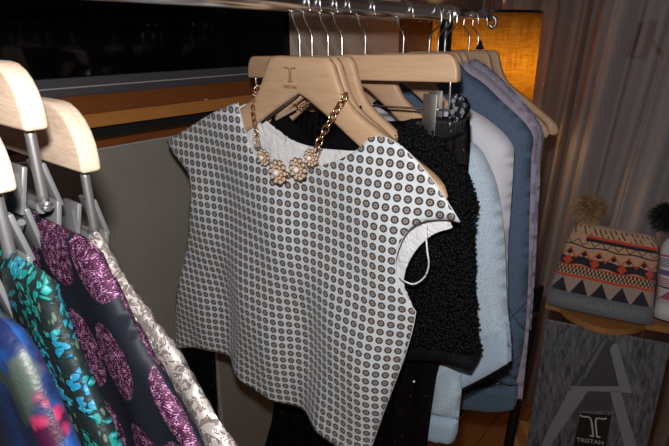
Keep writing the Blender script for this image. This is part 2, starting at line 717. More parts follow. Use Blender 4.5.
def fn_sheer():
    x, y, z, v = coords('UV')
    n = noise(vec(x * 18, y * 0.6, 0.0), 1.0, 3, 0.6)
    w = noise(v, 500, 2)
    col = mix(smooth(n, 0.35, 0.65), (0.55, 0.40, 0.35), (0.66, 0.61, 0.61))
    tree = X.T
    out = tree.nodes['Material Output']
    d = tree.nodes.new('ShaderNodeBsdfDiffuse')
    tr = tree.nodes.new('ShaderNodeBsdfTranslucent')
    tp = tree.nodes.new('ShaderNodeBsdfTransparent')
    tree.links.new(col, d.inputs[0])
    tree.links.new(col, tr.inputs[0])
    a = tree.nodes.new('ShaderNodeMixShader')
    a.inputs[0].default_value = 0.35
    tree.links.new(d.outputs[0], a.inputs[1])
    tree.links.new(tr.outputs[0], a.inputs[2])
    b = tree.nodes.new('ShaderNodeMixShader')
    f = smooth(w, 0.3, 0.7) * 0.14 + 0.08
    tree.links.new(f.s, b.inputs[0])
    tree.links.new(a.outputs[0], b.inputs[1])
    tree.links.new(tp.outputs[0], b.inputs[2])
    tree.links.new(b.outputs[0], out.inputs[0])
    return {}


SHEER = material('brown_sheer', fn_sheer)
bm = bmesh.new()
uvl = bm.loops.layers.uv.new('UVMap')
NU, NV = 420, 26
TC = 1.55
grid = []
for j in range(NV + 1):
    row = []
    fz = j / NV
    z = 2.5 - fz * 2.48
    for i in range(NU + 1):
        u = i / NU
        s = -0.44 + u * 1.75
        lean = -(fz) * 0.16 * min(1, max(0, (s + .3) / .5))
        ph = u * 2 * math.pi
        y = 0.045 * math.sin(ph * 9 + 0.9 * math.sin(ph * 2)) + 0.02 * math.sin(ph * 23 + 1.3 + 1.5 * fz) + 0.012 * math.sin(ph * 41 + 2 * fz)
        row.append((bm.verts.new(W(s + lean + 0.012 * math.sin(ph * 18), TC + y, z)), (u, fz)))
    grid.append(row)
for j in range(NV):
    for i in range(NU):
        q = [grid[j][i], grid[j][i + 1], grid[j + 1][i + 1], grid[j + 1][i]]
        f = bm.faces.new([a[0] for a in q])
        for lp, a in zip(f.loops, q):
            lp[uvl].uv = a[1]
cur = from_bm('sheer_curtain', bm, SHEER)
tag(cur, 'brown sheer curtain falling in loose folds behind lamp and hats', 'curtain')

# ------------------------------------------------------------------ floor lamp beyond the rail end


def fn_linen():
    x, y, z, v = coords('Object')
    ang = X.op('ARCTAN2', y, x)
    a = noise(vec(ang * 3.5, z * 160, 0.0), 1.0, 3, 0.6)
    b = noise(vec(ang * 45, z * 9, 5.0), 1.0, 3, 0.6)
    n = (a + b) * 0.5
    col = mix(smooth(n, 0.35, 0.65), (0.62, 0.36, 0.065), (0.98, 0.70, 0.21))
    tree = X.T
    out = tree.nodes['Material Output']
    d = tree.nodes.new('ShaderNodeBsdfDiffuse')
    tr = tree.nodes.new('ShaderNodeBsdfTranslucent')
    tree.links.new(col, tr.inputs[0])
    tree.links.new(mix(0.0, (0.42, 0.19, 0.06), (0, 0, 0)), d.inputs[0])
    mx = tree.nodes.new('ShaderNodeMixShader')
    mx.inputs[0].default_value = 0.6
    tree.links.new(d.outputs[0], mx.inputs[1])
    tree.links.new(tr.outputs[0], mx.inputs[2])
    tree.links.new(mx.outputs[0], out.inputs[0])
    return {}


LINEN = material('orange_linen_shade', fn_linen)
ld = 1.78
lc = at_depth(487, 12, ld)
lr = 52.5 / FOC * ld
lamp = empty('floor_lamp', 'lit floor lamp with orange linen drum shade beyond the rail end', 'lamp', None, (lc[0], lc[1], 0))
ztop = lc[2]
bm = bmesh.new()
hh = 0.30
add_lathe(bm, [(lr, ztop), (lr * 1.02, ztop - hh), (lr * 1.02 - .001, ztop - hh), (lr - .001, ztop)], 64, closed=True)
from_bm('lamp_shade', bm, LINEN, lamp)
bm = bmesh.new()
add_lathe(bm, [(lr + .002, ztop + .001), (lr + .002, ztop - .007), (lr - .004, ztop - .007), (lr - .004, ztop + .001)], 64, closed=True)
for k in range(3):
    c, s = math.cos(k * 2.094), math.sin(k * 2.094)
    add_tube(bm, [(0, 0, ztop - .04), (c * lr * .98, s * lr * .98, ztop - .005)], .002, 6)
auto(from_bm('shade_trim', bm, BLACK_METAL, lamp))
bm = bmesh.new()
add_tube(bm, [(0, 0, 0.02), (0, 0, ztop - .03)], .011, 14)
from_bm('pole', bm, BLACK_METAL, lamp)
bm = bmesh.new()
add_lathe(bm, [(0.0001, 0.0), (.06, 0), (.06, .012), (.02, .024), (.0001, .026)], 40)
auto(from_bm('base', bm, BLACK_METAL, lamp))
bm = bmesh.new()
add_ball(bm, (0, 0, ztop - .245), .03, 3, (1, 1, 1.2))
from_bm('bulb', bm, material('warm_bulb', lambda: {'Emission Color': (1.0, 0.62, 0.25), 'Emission Strength': 20.0}), lamp)
bl = bpy.data.lights.new('bulb_light', 'POINT')
bl.energy = 4.6
bl.color = (1.0, 0.70, 0.34)
bl.shadow_soft_size = 0.035
blo = bpy.data.objects.new('bulb_light', bl)
COL.objects.link(blo)
blo.location = (0, 0, ztop - .19)
blo.parent = lamp

# ------------------------------------------------------------------ clothes rail
t_thick = rail_t(451)
t_end = rail_t(489)
rack = empty('clothes_rail', 'long chrome clothes rail carrying the hangers', 'clothes rail')
frame(rack, 0)
sl = RSLOPE
bm = bmesh.new()
add_tube(bm, [(0, -0.95, -0.95 * sl), (0, t_thick, t_thick * sl)], .0125, 24)
auto(from_bm('rail_tube', bm, CHROME, rack))
bm = bmesh.new()
add_tube(bm, [(0, t_thick - .03, (t_thick - .03) * sl), (0, t_end, t_end * sl)], .0062, 18)
from_bm('rail_extension', bm, CHROME, rack)
bm = bmesh.new()
add_tube(bm, [(0, t_thick - .008, (t_thick - .008) * sl), (0, t_thick + .012, (t_thick + .012) * sl)], .0145, 24)
auto(from_bm('collar', bm, CHROME, rack))
bm = bmesh.new()
e = Vector((0, t_end, t_end * sl))
add_tube(bm, catmull([e, e + Vector((.008, .006, 0)), e + Vector((.014, .008, -.006)), e + Vector((.014, .009, -.016)), e + Vector((.008, .008, -.022)), e + Vector((.002, .006, -.016))], 6), .0042, 10)
add_ball(bm, e, .0095, 2)
from_bm('finial', bm, STEEL, rack)
t_up = rail_t(453)
base_z = -rail_z(0)
for k, (tp) in enumerate((t_up, -0.93)):
    bm = bmesh.new()
    add_tube(bm, [(-0.012 if k == 0 else 0, tp, tp * sl), (-0.012 if k == 0 else 0, tp, base_z + .03)], .0125, 18)
    auto(from_bm('upright', bm, BLACK_METAL, rack))
    bm = bmesh.new()
    add_tube(bm, [(-.22, tp, base_z + .02), (.22, tp, base_z + .02)], .014, 14)
    auto(from_bm('foot', bm, BLACK_METAL, rack))
ch = at_depth(486.5, 9, 1.14)
bm = bmesh.new()
add_tube(bm, [Vector((ch[0], ch[1], rail_z(t_end))), Vector((ch[0], ch[1], 2.55))], .0028, 8)
o = from_bm('hanging_rod', bm, STEEL)
tag(o, 'thin steel rod from the ceiling holding the far end of the rail', 'rod')

# ------------------------------------------------------------------ hangers


def hook_path(zh, rr=0.0125, sg=1, off=0.0):
    R = 0.0160 if sg > 0 else 0.0215
    cz = rr + 0.0017 - R
    pts = [(off, 0, zh - .006), (off, 0, zh + .010), (off, 0, zh * .66), (off * .8 - sg * R * .16, 0, zh * .52), (off * .3 - sg * R * .68, 0, zh * .38), (-sg * R * .98, 0, cz - .011)]
    for k in range(9):
        a = math.radians(186 - k * 24)
        pts.append((sg * R * math.cos(a), 0, cz + R * math.sin(a)))
    pts.append((sg * R * 1.12, 0, cz - .010))
    return catmull(pts, 4)


# the outline of the front hanger read along its right arm
_top = [LP(0, u, v) for u, v in ((297, 56.2), (316, 56.6), (326, 57.5), (330.5, 63), (334, 75), (341, 94), (349, 107), (362, 119), (382, 134), (404, 152), (428, 171), (441, 184), (445, 194))]
_bot = [LP(0, u, v) for u, v in ((297, 93), (306, 99), (330, 120), (362, 149), (400, 182), (428, 199), (441, 202), (445, 196))]
HT = (np.array([p[0] for p in _top]), np.array([p[1] for p in _top]))
HB = (np.array([p[0] for p in _bot]), np.array([p[1] for p in _bot]))
HS0 = HT[0][0]
HWID = HT[0][-1] - HS0
ZNECK = HT[1][0]


def hang_top(x, hw=None):
    hw = hw or HWID
    return float(np.interp(abs(x) / hw * HWID, HT[0] - HS0, HT[1]))


def wood_hanger(t, label, group, hw=None, rr=0.0125, sg=1, mat=None, rot=0.0, off=0.0, mark=False, dz=0.0):
    hw = hw or HWID
    k = hw / HWID
    root = empty('wooden_hanger', label, 'hanger', group)
    frame(root, t)
    root.rotation_euler = (0, 0, -AZ + rot)
    bm = bmesh.new()
    NS, NC = 72, 16
    rings = []
    for i in range(NS + 1):
        x = math.sin((i / NS * 2 - 1) * math.pi / 2)     # denser toward the tips
        x = 0.55 * x + 0.45 * (i / NS * 2 - 1)
        sx = abs(x) * HWID
        zt = np.interp(sx, HT[0] - HS0, HT[1])
        zb_ = np.interp(sx, HB[0] - HS0, HB[1])
        if abs(x) > .999:
            zt, zb_ = (zt + zb_) / 2 + .0008, (zt + zb_) / 2 - .0008
        h = max(.0008, (zt - zb_) / 2)
        zc = (zt + zb_) / 2 + dz
        w = 0.0065 + 0.0045 * (abs(x)) ** 1.5
        w *= max(.15, min(1, (1 - abs(x)) * 12 + .15))
        yc = -0.004 * abs(x) ** 2
        ring = []
        for c in range(NC):
            a = 2 * math.pi * c / NC
            ca, sa = math.cos(a), math.sin(a)
            p = 0.5
            ring.append(bm.verts.new((x * hw + off, yc + w * math.copysign(abs(ca) ** p, ca), zc + h * math.copysign(abs(sa) ** p, sa))))
        rings.append(ring)
    for i in range(NS):
        for c in range(NC):
            bm.faces.new((rings[i][c], rings[i][(c + 1) % NC], rings[i + 1][(c + 1) % NC], rings[i + 1][c]))
    bm.faces.new(rings[0])
    bm.faces.new(rings[-1])
    from_bm('hanger_body', bm, mat or MAPLE, root)
    bm = bmesh.new()
    add_tube(bm, hook_path(ZNECK + dz, rr, sg, off), .0017, 10)
    from_bm('hook', bm, CHROME, root)
    if mark:
        bm = bmesh.new()
        c = LP(0, 293.5, 74)
        for p in emblem_polys(0.0215):
            add_prism(bm, p, Matrix.Translation((c[0], -0.0072, c[1])), -0.0003)
        from_bm('engraved_emblem', bm, ENGRAVED, root, False)
        me = text_mesh('TRISTAN', 0.0066)
        me.transform(Matrix.Translation((c[0] - .001, -0.0074, c[1] - .0175)) @ Matrix.Rotation(math.pi / 2, 4, 'X'))
        link('engraved_lettering', me, ENGRAVED, root, False)
    return root


def clip_hanger(t, half_l, half_r, ztop, zbot, label, group, sg=1, rr=.0125, wz=-.045, off=0.0, clips=(), mat=None, clipmat=None, bend=0.0, clip_len=.048, rodr=.0016, tilt=0.0, chunky=False):
    root = empty('clip_hanger', label, 'hanger', group)
    frame(root, t)
    if tilt:
        root.rotation_euler = (0, tilt, -AZ)
    h = ztop - zbot
    # wooden bar: rounded upper corners, square lower ones, softened edges
    pts = []
    rc = h * .8
    x0, x1 = -half_l, half_r
    out = [(x0, zbot)]
    out.append((x1, zbot))
    for k in range(7):
        a = k / 6 * math.pi / 2
        kx = 1.0 if chunky else .55
        out.append((x1 - rc * kx + rc * kx * math.cos(a), ztop - rc + rc * math.sin(a)))
    for k in range(7):
        a = math.pi / 2 + k / 6 * math.pi / 2
        out.append((x0 + rc * kx + rc * kx * math.cos(a), ztop - rc + rc * math.sin(a)))
    bm = bmesh.new()
    add_prism(bm, out, Matrix.Translation((0, -.007, 0)), .014)
    bmesh.ops.recalc_face_normals(bm, faces=bm.faces)
    es = [e for e in bm.edges if len(e.link_faces) == 2 and e.calc_face_angle(0) > .7]
    bmesh.ops.bevel(bm, geom=es, offset=.0028, segments=3, affect='EDGES', profile=.5)
    auto(from_bm('wooden_bar', bm, mat or MAPLE, root), 35)
    bm = bmesh.new()
    add_tube(bm, hook_path(ztop, rr, sg, off), .0017, 10)
    from_bm('hook', bm, CHROME, root)
    # wire under the bar that carries the clips
    xi = .012
    zw = zbot + wz
    rb = .007
    pts = [(x1 - xi, 0, zbot + .004), (x1 - xi, 0, zw + rb * 1.5), (x1 - xi - .001, 0, zw + rb * .6), (x1 - xi - rb, 0, zw), (x1 - xi - rb * 3, 0, zw),
           (x0 + xi + rb * 3, 0, zw), (x0 + xi + rb, 0, zw), (x0 + xi + .001, 0, zw + rb * .6), (x0 + xi, 0, zw + rb * 1.5), (x0 + xi, 0, zbot + .004)]
    bm = bmesh.new()
    add_tube(bm, catmull(pts, 5), rodr, 10)
    from_bm('wire', bm, SATIN if chunky else CHROME, root)
    for cx in clips:
        c = bmesh.new()
        if chunky:
            # moulded clip: two jaws, finger tabs splayed above the wire and a coil pin
            for sd in (-1, 1):
                rm = Matrix.Rotation(sd * .22, 3, 'X')
                add_box(c, (cx, sd * .0085, zw + .010), (.022, .0035, .030), .0012, rm)
                add_box(c, (cx, sd * .0065, zw - .018), (.026, .0035, .036), .0012, Matrix.Rotation(-sd * .18, 3, 'X'))
                add_tube(c, [(cx + sd * .012, -.011, zw + .022), (cx + sd * .007, -.009, zw - .004)], .0016, 6)
            add_tube(c, [(cx - .013, -.001, zw - .002), (cx + .013, -.001, zw - .002)], .0038, 10)
            add_tube(c, [(cx - .010, -.014, zw - .028), (cx + .012, -.014, zw - .008)], .0024, 8)
        else:
            for sd in (-1, 1):
                add_box(c, (cx + (.004 if sd > 0 else 0), sd * .0048, zw - clip_len * .14 + (.004 if sd > 0 else 0)), (.021, .0018, clip_len), .0006, Matrix.Rotation(sd * .05, 3, 'X'))
            add_tube(c, [(cx - .0105, 0, zw), (cx + .0105, 0, zw)], .0034, 10)
        o = auto(from_bm('clip', c, clipmat or STEEL, root))
        bm = bmesh.new()
        add_box(bm, (cx, 0, zw - (.034 if chunky else clip_len * .5)), (.018, .004, .006), .0008)
        from_bm('clip_pad', bm, BLACK_SATIN, o, False)
    return root


# ------------------------------------------------------------------ cloth


def resample(poly, step):
    out = []
    n = len(poly)
    for i in range(n):
        a, b = np.array(poly[i]), np.array(poly[(i + 1) % n])
        m = max(1, int(np.linalg.norm(b - a) / step + .5))
        for k in range(m):
            out.append(tuple(a + (b - a) * k / m))
    return out


def smooth_poly(pts, corners, n=5):
    """closed outline smoothed between its corner points (indices)"""
    out = []
    cs = sorted(corners)
    m = len(pts)
    for i, c in enumerate(cs):
        d = cs[(i + 1) % len(cs)]
        if d <= c:
            d += m
        seg = [(*pts[k % m], 0) for k in range(c, d + 1)]
        cm = catmull(seg, n) if len(seg) > 2 else [Vector(q) for q in seg]
        out += [(p.x, p.y) for p in cm[:-1]]
    return out


def inside(poly, P):
    x, y = P[:, 0], P[:, 1]
    r = np.zeros(len(P), bool)
    n = len(poly)
    for i in range(n):
        x0, y0 = poly[i]
        x1, y1 = poly[(i + 1) % n]
        if y0 == y1:
            continue
        c = ((y0 > y) != (y1 > y)) & (x < (x1 - x0) * (y - y0) / (y1 - y0) + x0)
        r ^= c
    return r


def edge_dist(poly, P):
    d = np.full(len(P), 1e9)
    n = len(poly)
    for i in range(n):
        a = np.array(poly[i])
        b = np.array(poly[(i + 1) % n])
        ab = b - a
        t = np.clip(((P - a) @ ab) / max(1e-12, ab @ ab), 0, 1)
        d = np.minimum(d, np.linalg.norm(P - (a + t[:, None] * ab), axis=1))
    return d


def sheet_data(poly, step):
    B = resample(poly, step)
    nb = len(B)
    A = np.array(B)
    xs = np.arange(A[:, 0].min(), A[:, 0].max(), step)
    ys = np.arange(A[:, 1].min(), A[:, 1].max(), step)
    G = np.array([(x + (step / 2 if j % 2 else 0), y) for j, y in enumerate(ys) for x in xs])
    G = G[inside(B, G)]
    G = G[edge_dist(B, G) > step * .55]
    V = [Vector((float(p[0]), float(p[1]))) for p in np.vstack([A, G])]
    E = [(i, (i + 1) % nb) for i in range(nb)]
    v, e, f, *_ = delaunay_2d_cdt(V, E, [list(range(nb))], 1, 1e-6)
    P = np.array([(q.x, q.y) for q in v])
    return P, f, B


def sheet(name, poly, yfun, mat, parent, step=.007, uv_arc=False, thick=0.0, double=None, jitter=0.0, label=None):
    """cloth from an outline in (s, z); yfun(P, edge distance) gives its depth. double: a second sheet joined along the edge"""
    P, F, B = sheet_data(poly, step)
    d = edge_dist(B, P)
    sides = [yfun(P, d)] if not double else [yfun(P, d), double(P, d)]
    bm = bmesh.new()
    uvl = bm.loops.layers.uv.new('UVMap')
    jit = RNG.normal(0, jitter, P.shape) if jitter else np.zeros(P.shape)
    for si, Y in enumerate(sides):
        U = P[:, 0].copy()
        if uv_arc:
            zz = np.round(P[:, 1] / .004).astype(int)
            for zv in np.unique(zz):
                idx = np.where(zz == zv)[0]
                xs = np.linspace(P[:, 0].min(), P[:, 0].max(), 160)
                q = np.stack([xs, np.full(160, zv * .004)], 1)
                yy = uv_arc(q)
                ds = np.sqrt(np.diff(xs) ** 2 + np.diff(yy) ** 2)
                arc = np.concatenate([[0], np.cumsum(ds)])
                arc -= np.interp(0.0, xs, arc)
                U[idx] = np.interp(P[idx, 0], xs, arc)
        vs = [bm.verts.new((float(p[0] + j[0]), float(y) + (float(RNG.normal(0, jitter)) if jitter else 0), float(p[1] + j[1]))) for p, y, j in zip(P, Y, jit)]
        for f in F:
            try:
                fc = bm.faces.new([vs[i] for i in f])
            except ValueError:
                continue
            for lp, i in zip(fc.loops, f):
                lp[uvl].uv = (float(U[i]) + si * .37, float(P[i, 1]))
    if double:
        bmesh.ops.remove_doubles(bm, verts=bm.verts, dist=1e-5)
    o = from_bm(name, bm, mat, parent, True, label)
    if thick:
        m = o.modifiers.new('thickness', 'SOLIDIFY')
        m.thickness = thick
        m.offset = 0
    return o


def puff(T, rad=.035, folds=None, y0=0.0, sgn=-1):
    def f(P, d):
        w = np.sqrt(np.clip(1 - (1 - np.clip(d / rad, 0, 1)) ** 2, 0, 1))
        y = y0 + sgn * T * w
        if folds is not None:
            y = y + folds(P) * w
        return y
    return f


def ripple(A, lam, s0=0, lean=0.0, ztop=-.12, zlow=-.7):
    def f(P):
        a = A * np.clip((ztop - P[:, 1]) / (ztop - zlow), 0, 1)
        return a * np.cos(2 * np.pi * (P[:, 0] - s0 - lean * P[:, 1]) / lam)
    return f


def garment(name, t, right_px, label, cat, mat, T=.016, hem=None, fold=None, group=None, step=.011, neck=.06, y0=0.0, rad=.035, part='body', jitter=0.0, root=None, neck_z=None, bottom_flat=None, dip=.055):
    """right half of the outline in pixels of its own plane, mirrored for the hidden left half"""
    r = [LP(t, u, v, y0) for u, v in right_px]
    nz = (hang_top(neck or .06) - .004) if neck_z is None else neck_z
    if neck is None:
        nz = r[0][1] + .02
    right = ([(neck, nz)] if neck else []) + r
    zb0 = right[-1][1] if bottom_flat is None else bottom_flat
    left = [(-s, z) for s, z in right[::-1]]
    mid = [(0.0, zb0)]
    poly = right + mid + left + [(0.0, nz - dip)]
    cs = [0, len(right) - 1, len(right) + 1, len(right) + len(left)]
    poly = smooth_poly(poly, cs, 4)
    if root is None:
        root = empty(name, label, cat, group)
        frame(root, t)
    sheet(part, poly, puff(T, rad, fold, y0, -1), mat, root, step, double=puff(T, rad, fold, y0, 1), jitter=jitter)
    return root


G_H = 'wooden shirt hangers on the rail'
G_C = 'wooden clip hangers on the rail'
T = {k: rail_t(u) for k, u in dict(H1=300, H2=311.5, H3=328, TA=341, H5=366, H6=405, H7=431.5, H8=440.5, H9=447.5, H10=472, H11=481).items()}
T['H1'] = 0.0

H1 = wood_hanger(T['H1'], 'front pale wooden hanger with brown T mark, inside the dotted top', G_H, mark=True, off=LP(0, 300, 57)[0])
H2 = wood_hanger(T['H2'], 'pale wooden hanger directly behind the front hanger, its tip beside the dotted cap sleeve', G_H, hw=.206)
H3 = wood_hanger(T['H3'], 'pale wooden hanger inside the black boucle jacket', G_H, hw=.190)
WH = .195
H5 = wood_hanger(T['H5'], 'wooden hanger inside the light blue sweatshirt, behind the clip hanger bar', G_H, hw=WH)
H6 = wood_hanger(T['H6'], 'wooden hanger inside the pale lilac-grey top', G_H, hw=WH)
H7 = wood_hanger(T['H7'], 'wooden hanger inside the slate blue quilted sweatshirt', G_H, hw=WH, sg=-1)
H8 = wood_hanger(T['H8'], 'wooden hanger inside the mauve top', G_H, hw=WH, sg=-1)
H9 = wood_hanger(T['H9'], 'wooden hanger inside the lilac-grey textured top', G_H, hw=WH, sg=-1)
H10 = wood_hanger(T['H10'], 'bare wooden hanger behind the lilac textured top, second from the rail end', G_H, hw=.19, rr=.0062)
H11 = wood_hanger(T['H11'], 'bare wooden hanger last at the rail end, in front of the lamp shade', G_H, hw=.195, rr=.0062)

# ---- dotted cap-sleeve blouse on the front hanger
blouse = empty('blouse', 'white cap-sleeve top with grey dot pattern on the front hanger', 'blouse', None)
frame(blouse, 0)
YF = -.030
front_px = [(171, 141), (188, 130), (206, 119), (226, 109), (243, 102),           # left shoulder
            (249, 124), (256, 144), (266, 158), (284, 168), (304, 171), (322, 165), (342, 159), (360, 149), (371, 137),      # neckline
            (380, 136), (390, 139), (408, 153), (427, 176), (441, 199), (455, 225),          # right shoulder
            (440, 221.5), (421, 222.5), (408, 231), (400.5, 248), (398, 264), (401, 285), (406, 300),      # armhole
            (413, 314), (409, 332), (396, 375), (379, 427), (367, 462),            # right side
            (346, 441.5), (315, 420), (288, 404), (262, 384), (240, 367), (220, 354), (199, 345),           # hem
            (173, 344), (178, 318), (187, 278), (194, 232), (197, 205), (198, 188), (195, 173), (187, 161), (177, 150)]     # left side
fp = [LP(0, u, v, YF) for u, v in front_px]
cidx = [0, 4, 13, 19, 27, 31, 39]
front_poly = smooth_poly(fp, cidx, 4)
sA = LP(0, 243, 300, YF)[0]
sB = LP(0, 332, 330, YF)[0]
LAM = sB - sA
LEAN = (LP(0, 240, 345, YF)[0] - LP(0, 246, 200, YF)[0]) / (LP(0, 240, 345, YF)[1] - LP(0, 246, 200, YF)[1])
Z300 = LP(0, 243, 300, YF)[1]


def blouse_fold(P):
    s = P[:, 0] - sA + LAM / 4 - LEAN * (P[:, 1] - Z300)
    z = P[:, 1]
    a = .0145 * np.clip((-.17 - z) / .45, 0, 1) ** .8
    y = a * np.cos(2 * np.pi * s / LAM)
    y += .004 * np.clip((-.2 - z) / .4, 0, 1) * np.cos(2 * np.pi * s / (LAM * .47) + 1.1 + 3 * z)
    y += .0025 * np.sin(P[:, 0] * 31 + z * 24)
    return y


def blouse_front(P, d=None):
    x = np.clip((P[:, 0] + .07) / .33, -1, 1)
    base = YF - .012 + .018 * np.abs(x) ** 2.4
    return base + blouse_fold(P)


sheet('front_panel', front_poly, blouse_front, BLOUSE, blouse, .0065, uv_arc=blouse_front, thick=.0012)
# white lining just inside the front
sheet('lining', front_poly, lambda P, d: blouse_front(P) + .0022, WHITE_LINING, blouse, .010, label='white satin lining')
YB = .010
back_px = [(171, 141), (188, 131), (206, 121), (226, 111), (243, 104), (254, 114), (262, 121), (274, 131), (290, 142), (311, 148.5), (336, 151), (358, 150.5), (374, 139), (390, 140), (412, 158), (432, 184), (446, 208), (452, 228),
           (432, 235), (416, 250), (407, 266), (403, 283), (409, 300), (412, 314), (409, 332), (396, 375), (379, 427), (367, 458),
           (346, 437), (315, 416), (288, 400), (262, 380), (240, 362), (220, 350), (199, 342), (176, 340), (182, 318), (190, 278), (197, 232), (200, 205), (201, 188), (198, 173), (190, 161), (180, 150)]
bp = [LP(0, u, v, YB - .01) for u, v in back_px]
back_poly = smooth_poly(bp, [0, 4, 12, 17, 27, 35], 4)


def blouse_back(P, d=None):
    x = np.clip((P[:, 0] + .07) / .33, -1, 1)
    w = np.clip((.36 - np.abs(P[:, 0] + .07)) / .1, 0, 1)
    return YB - .012 * (np.abs(x) ** 2.4) + .35 * blouse_fold(P)


sheet('back_panel', back_poly, blouse_back, BLOUSE, blouse, .009, uv_arc=blouse_back)
sheet('back_lining', back_poly, lambda P, d: blouse_back(P) - .002, WHITE_LINING, blouse, .009, label='white satin lining')
lp = [LP(0, u, v, -.02) for u, v in ((427, 223), (429.5, 232), (431, 249), (430, 264), (423, 278), (412, 285.5), (404, 281), (402, 274))]
bm = bmesh.new()
add_tube(bm, catmull([(s, -.022 - .008 * math.sin(i), z) for i, (s, z) in enumerate(lp)], 6), .0011, 8)
from_bm('hanger_loop', bm, WHITE_LINING, blouse, True, 'white ribbon loop')

# ---- black top on the second hanger, seen through the blouse neck
bt = garment('black_top', T['H2'], [(370, 135), (412, 170), (432, 196), (425, 240), (408, 270), (404, 320), (400, 345)], 'black top behind the dotted blouse, seen through its neckline', 'top', BLACK_KNIT,
             T=.010, y0=.002, rad=.02, neck=.085, neck_z=hang_top(.085) - .006)
t2 = T['H2']
# its collar edge with a bronze zip and a tan label
c0, c1 = LP(t2, 263, 122, -.012), LP(t2, 297, 95, -.012)
bm = bmesh.new()
add_tube(bm, [(c0[0], -.013, c0[1]), (c1[0], -.013, c1[1])], .0042, 8)
from_bm('collar_trim', bm, plain('dark_bronze', (0.16, 0.13, 0.10), .35, .7), bt, True, 'bronze trim')
c0, c1 = LP(t2, 276, 119, -.014), LP(t2, 296, 108, -.014)
bm = bmesh.new()
add_prism(bm, strip_poly([c0, c1], .0046), Matrix.Translation((0, -.015, 0)), .001)
from_bm('neck_label', bm, plain('tan_label', (0.45, 0.33, 0.22), .6), bt, False, 'tan label')

# ---- black boucle jacket on the third hanger
tb = T['H3']
jacket = empty('boucle_jacket', 'black boucle jacket with satin hem right behind the dotted top', 'jacket')
frame(jacket, tb)
r = [LP(tb, u, v) for u, v in ((394, 134), (412, 121), (430, 133), (448, 148), (462, 164), (473, 186), (476, 205), (475, 240), (475, 282), (477, 320), (480, 350))]
bl_ = [LP(tb, u, v) for u, v in ((470, 358), (436, 352), (404, 350), (380, 352))]
zlow = bl_[-1][1]
left = [(-s, z) for s, z in r[::-1]]
poly = r + bl_ + [(-.02, zlow)] + left + [(0, r[0][1] - .05)]
poly = smooth_poly(poly, [0, 1, 10, len(r) + len(bl_) + 1, len(poly) - 2], 4)
fb = ripple(.006, .11, .02, 0, -.25)
sheet('jacket_body', poly, puff(.015, .03, fb, 0, -1), BOUCLE, jacket, .0075, double=puff(.015, .03, fb, 0, 1), jitter=.0016)
hem = [LP(tb, u, v, -.012) for u, v in ((480, 346), (478, 358), (470, 372), (455, 368), (436, 362), (404, 361), (380, 363), (380, 350), (404, 347), (436, 350), (468, 357))]
hem = smooth_poly(hem, [0, 2, 6, 7], 3)
sheet('satin_hem', hem, puff(.006, .012, None, -.010, -1), BLACK_SATIN, jacket, .008, double=puff(.012, .012, None, -.006, 1), label='smooth satin hem band')
# loops of yarn standing out along the visible edge
bm = bmesh.new()
P_, F_, B_ = sheet_data(poly, .006)
dd = edge_dist(B_, P_)
sel = [i for i in range(len(P_)) if P_[i, 0] > .02]
for i in sel:
    w = math.sqrt(max(0, 1 - (1 - min(1, dd[i] / .03)) ** 2))
    y = -.0155 * w + float(fb(P_[i:i + 1])[0]) * w
    rr_ = random.uniform(.0014, .0028)
    bmesh.ops.create_icosphere(bm, subdivisions=1, radius=rr_, matrix=Matrix.Translation((P_[i, 0] + random.gauss(0, .002), y - .0008, P_[i, 1] + random.gauss(0, .002))))
o = from_bm('yarn_loops', bm, plain('black_yarn', (0.005, 0.005, 0.006), .5, Specular_IOR_Level=.2), jacket)
o['kind'] = 'stuff'

# ---- clip hanger with black sequin trousers
ta = T['TA']
l0 = LP(ta, 249, 70)
r0 = LP(ta, 457.5, 70)
zt_ = LP(ta, 420, 57.5)[1]
zb_ = LP(ta, 420, 85)[1]
zwire = LP(ta, 400, 110)[1]
cc = LP(ta, 428, 110)
TA = clip_hanger(ta, -l0[0], r0[0], zt_, zb_, 'wooden bar hanger with steel clips holding the black trousers', G_C, wz=zwire - zb_, off=LP(ta, 341, 54)[0], clips=(cc[0], -cc[0] - .03), clip_len=.058, tilt=-.034)
trs = empty('sequin_trousers', 'black sequin trousers clipped to the wooden bar hanger', 'trousers')
frame(trs, ta)
wr = [LP(ta, u, v) for u, v in ((386, 122), (414, 119), (446, 121), (466, 120))]
leg = [LP(ta, u, v, .0) for u, v in ((466, 150), (459, 230), (447, 330), (433, 380), (424, 446), (421, 475))]
legl = [LP(ta, u, v) for u, v in ((268, 475), (266, 446), (272, 380), (270, 330))] + [LP(ta, u, v, -.07) for u, v in ((213, 330), (214, 380), (218, 446), (220, 475), (206, 465), (197, 412), (179, 350))]
wl = [(-.19, wr[0][1]), (-.05, wr[0][1])]
poly = [(-.05, wr[0][1])] + wr + leg + legl + [(-.2, wr[0][1] - .06), (-.19, wr[0][1])]
leg[-1] = (leg[-1][0], -1.40)
legl[0] = (legl[0][0] - .01, -1.40)
legl[7] = (legl[7][0] + .0, -1.40)
legl[8] = (max(-.43, legl[8][0] - .02), -1.40)
nb = len(wr) + len(leg)
poly = smooth_poly(poly, [0, len(wr), nb, nb + 1, nb + 4, nb + 5, nb + 8, nb + 9, len(poly) - 1], 3)
ft = ripple(.005, .05, 0, 0, -.1)
swing = lambda P: -.078 * np.clip((-P[:, 0] - .205) / .045, 0, 1)
_pa, _pb = puff(.010, .03, ft, .012, -1), puff(.008, .03, ft, .012, 1)
sheet('trouser_cloth', poly, lambda P, d: _pa(P, d) + swing(P), SEQUIN, trs, .010, double=lambda P, d: _pb(P, d) + swing(P))
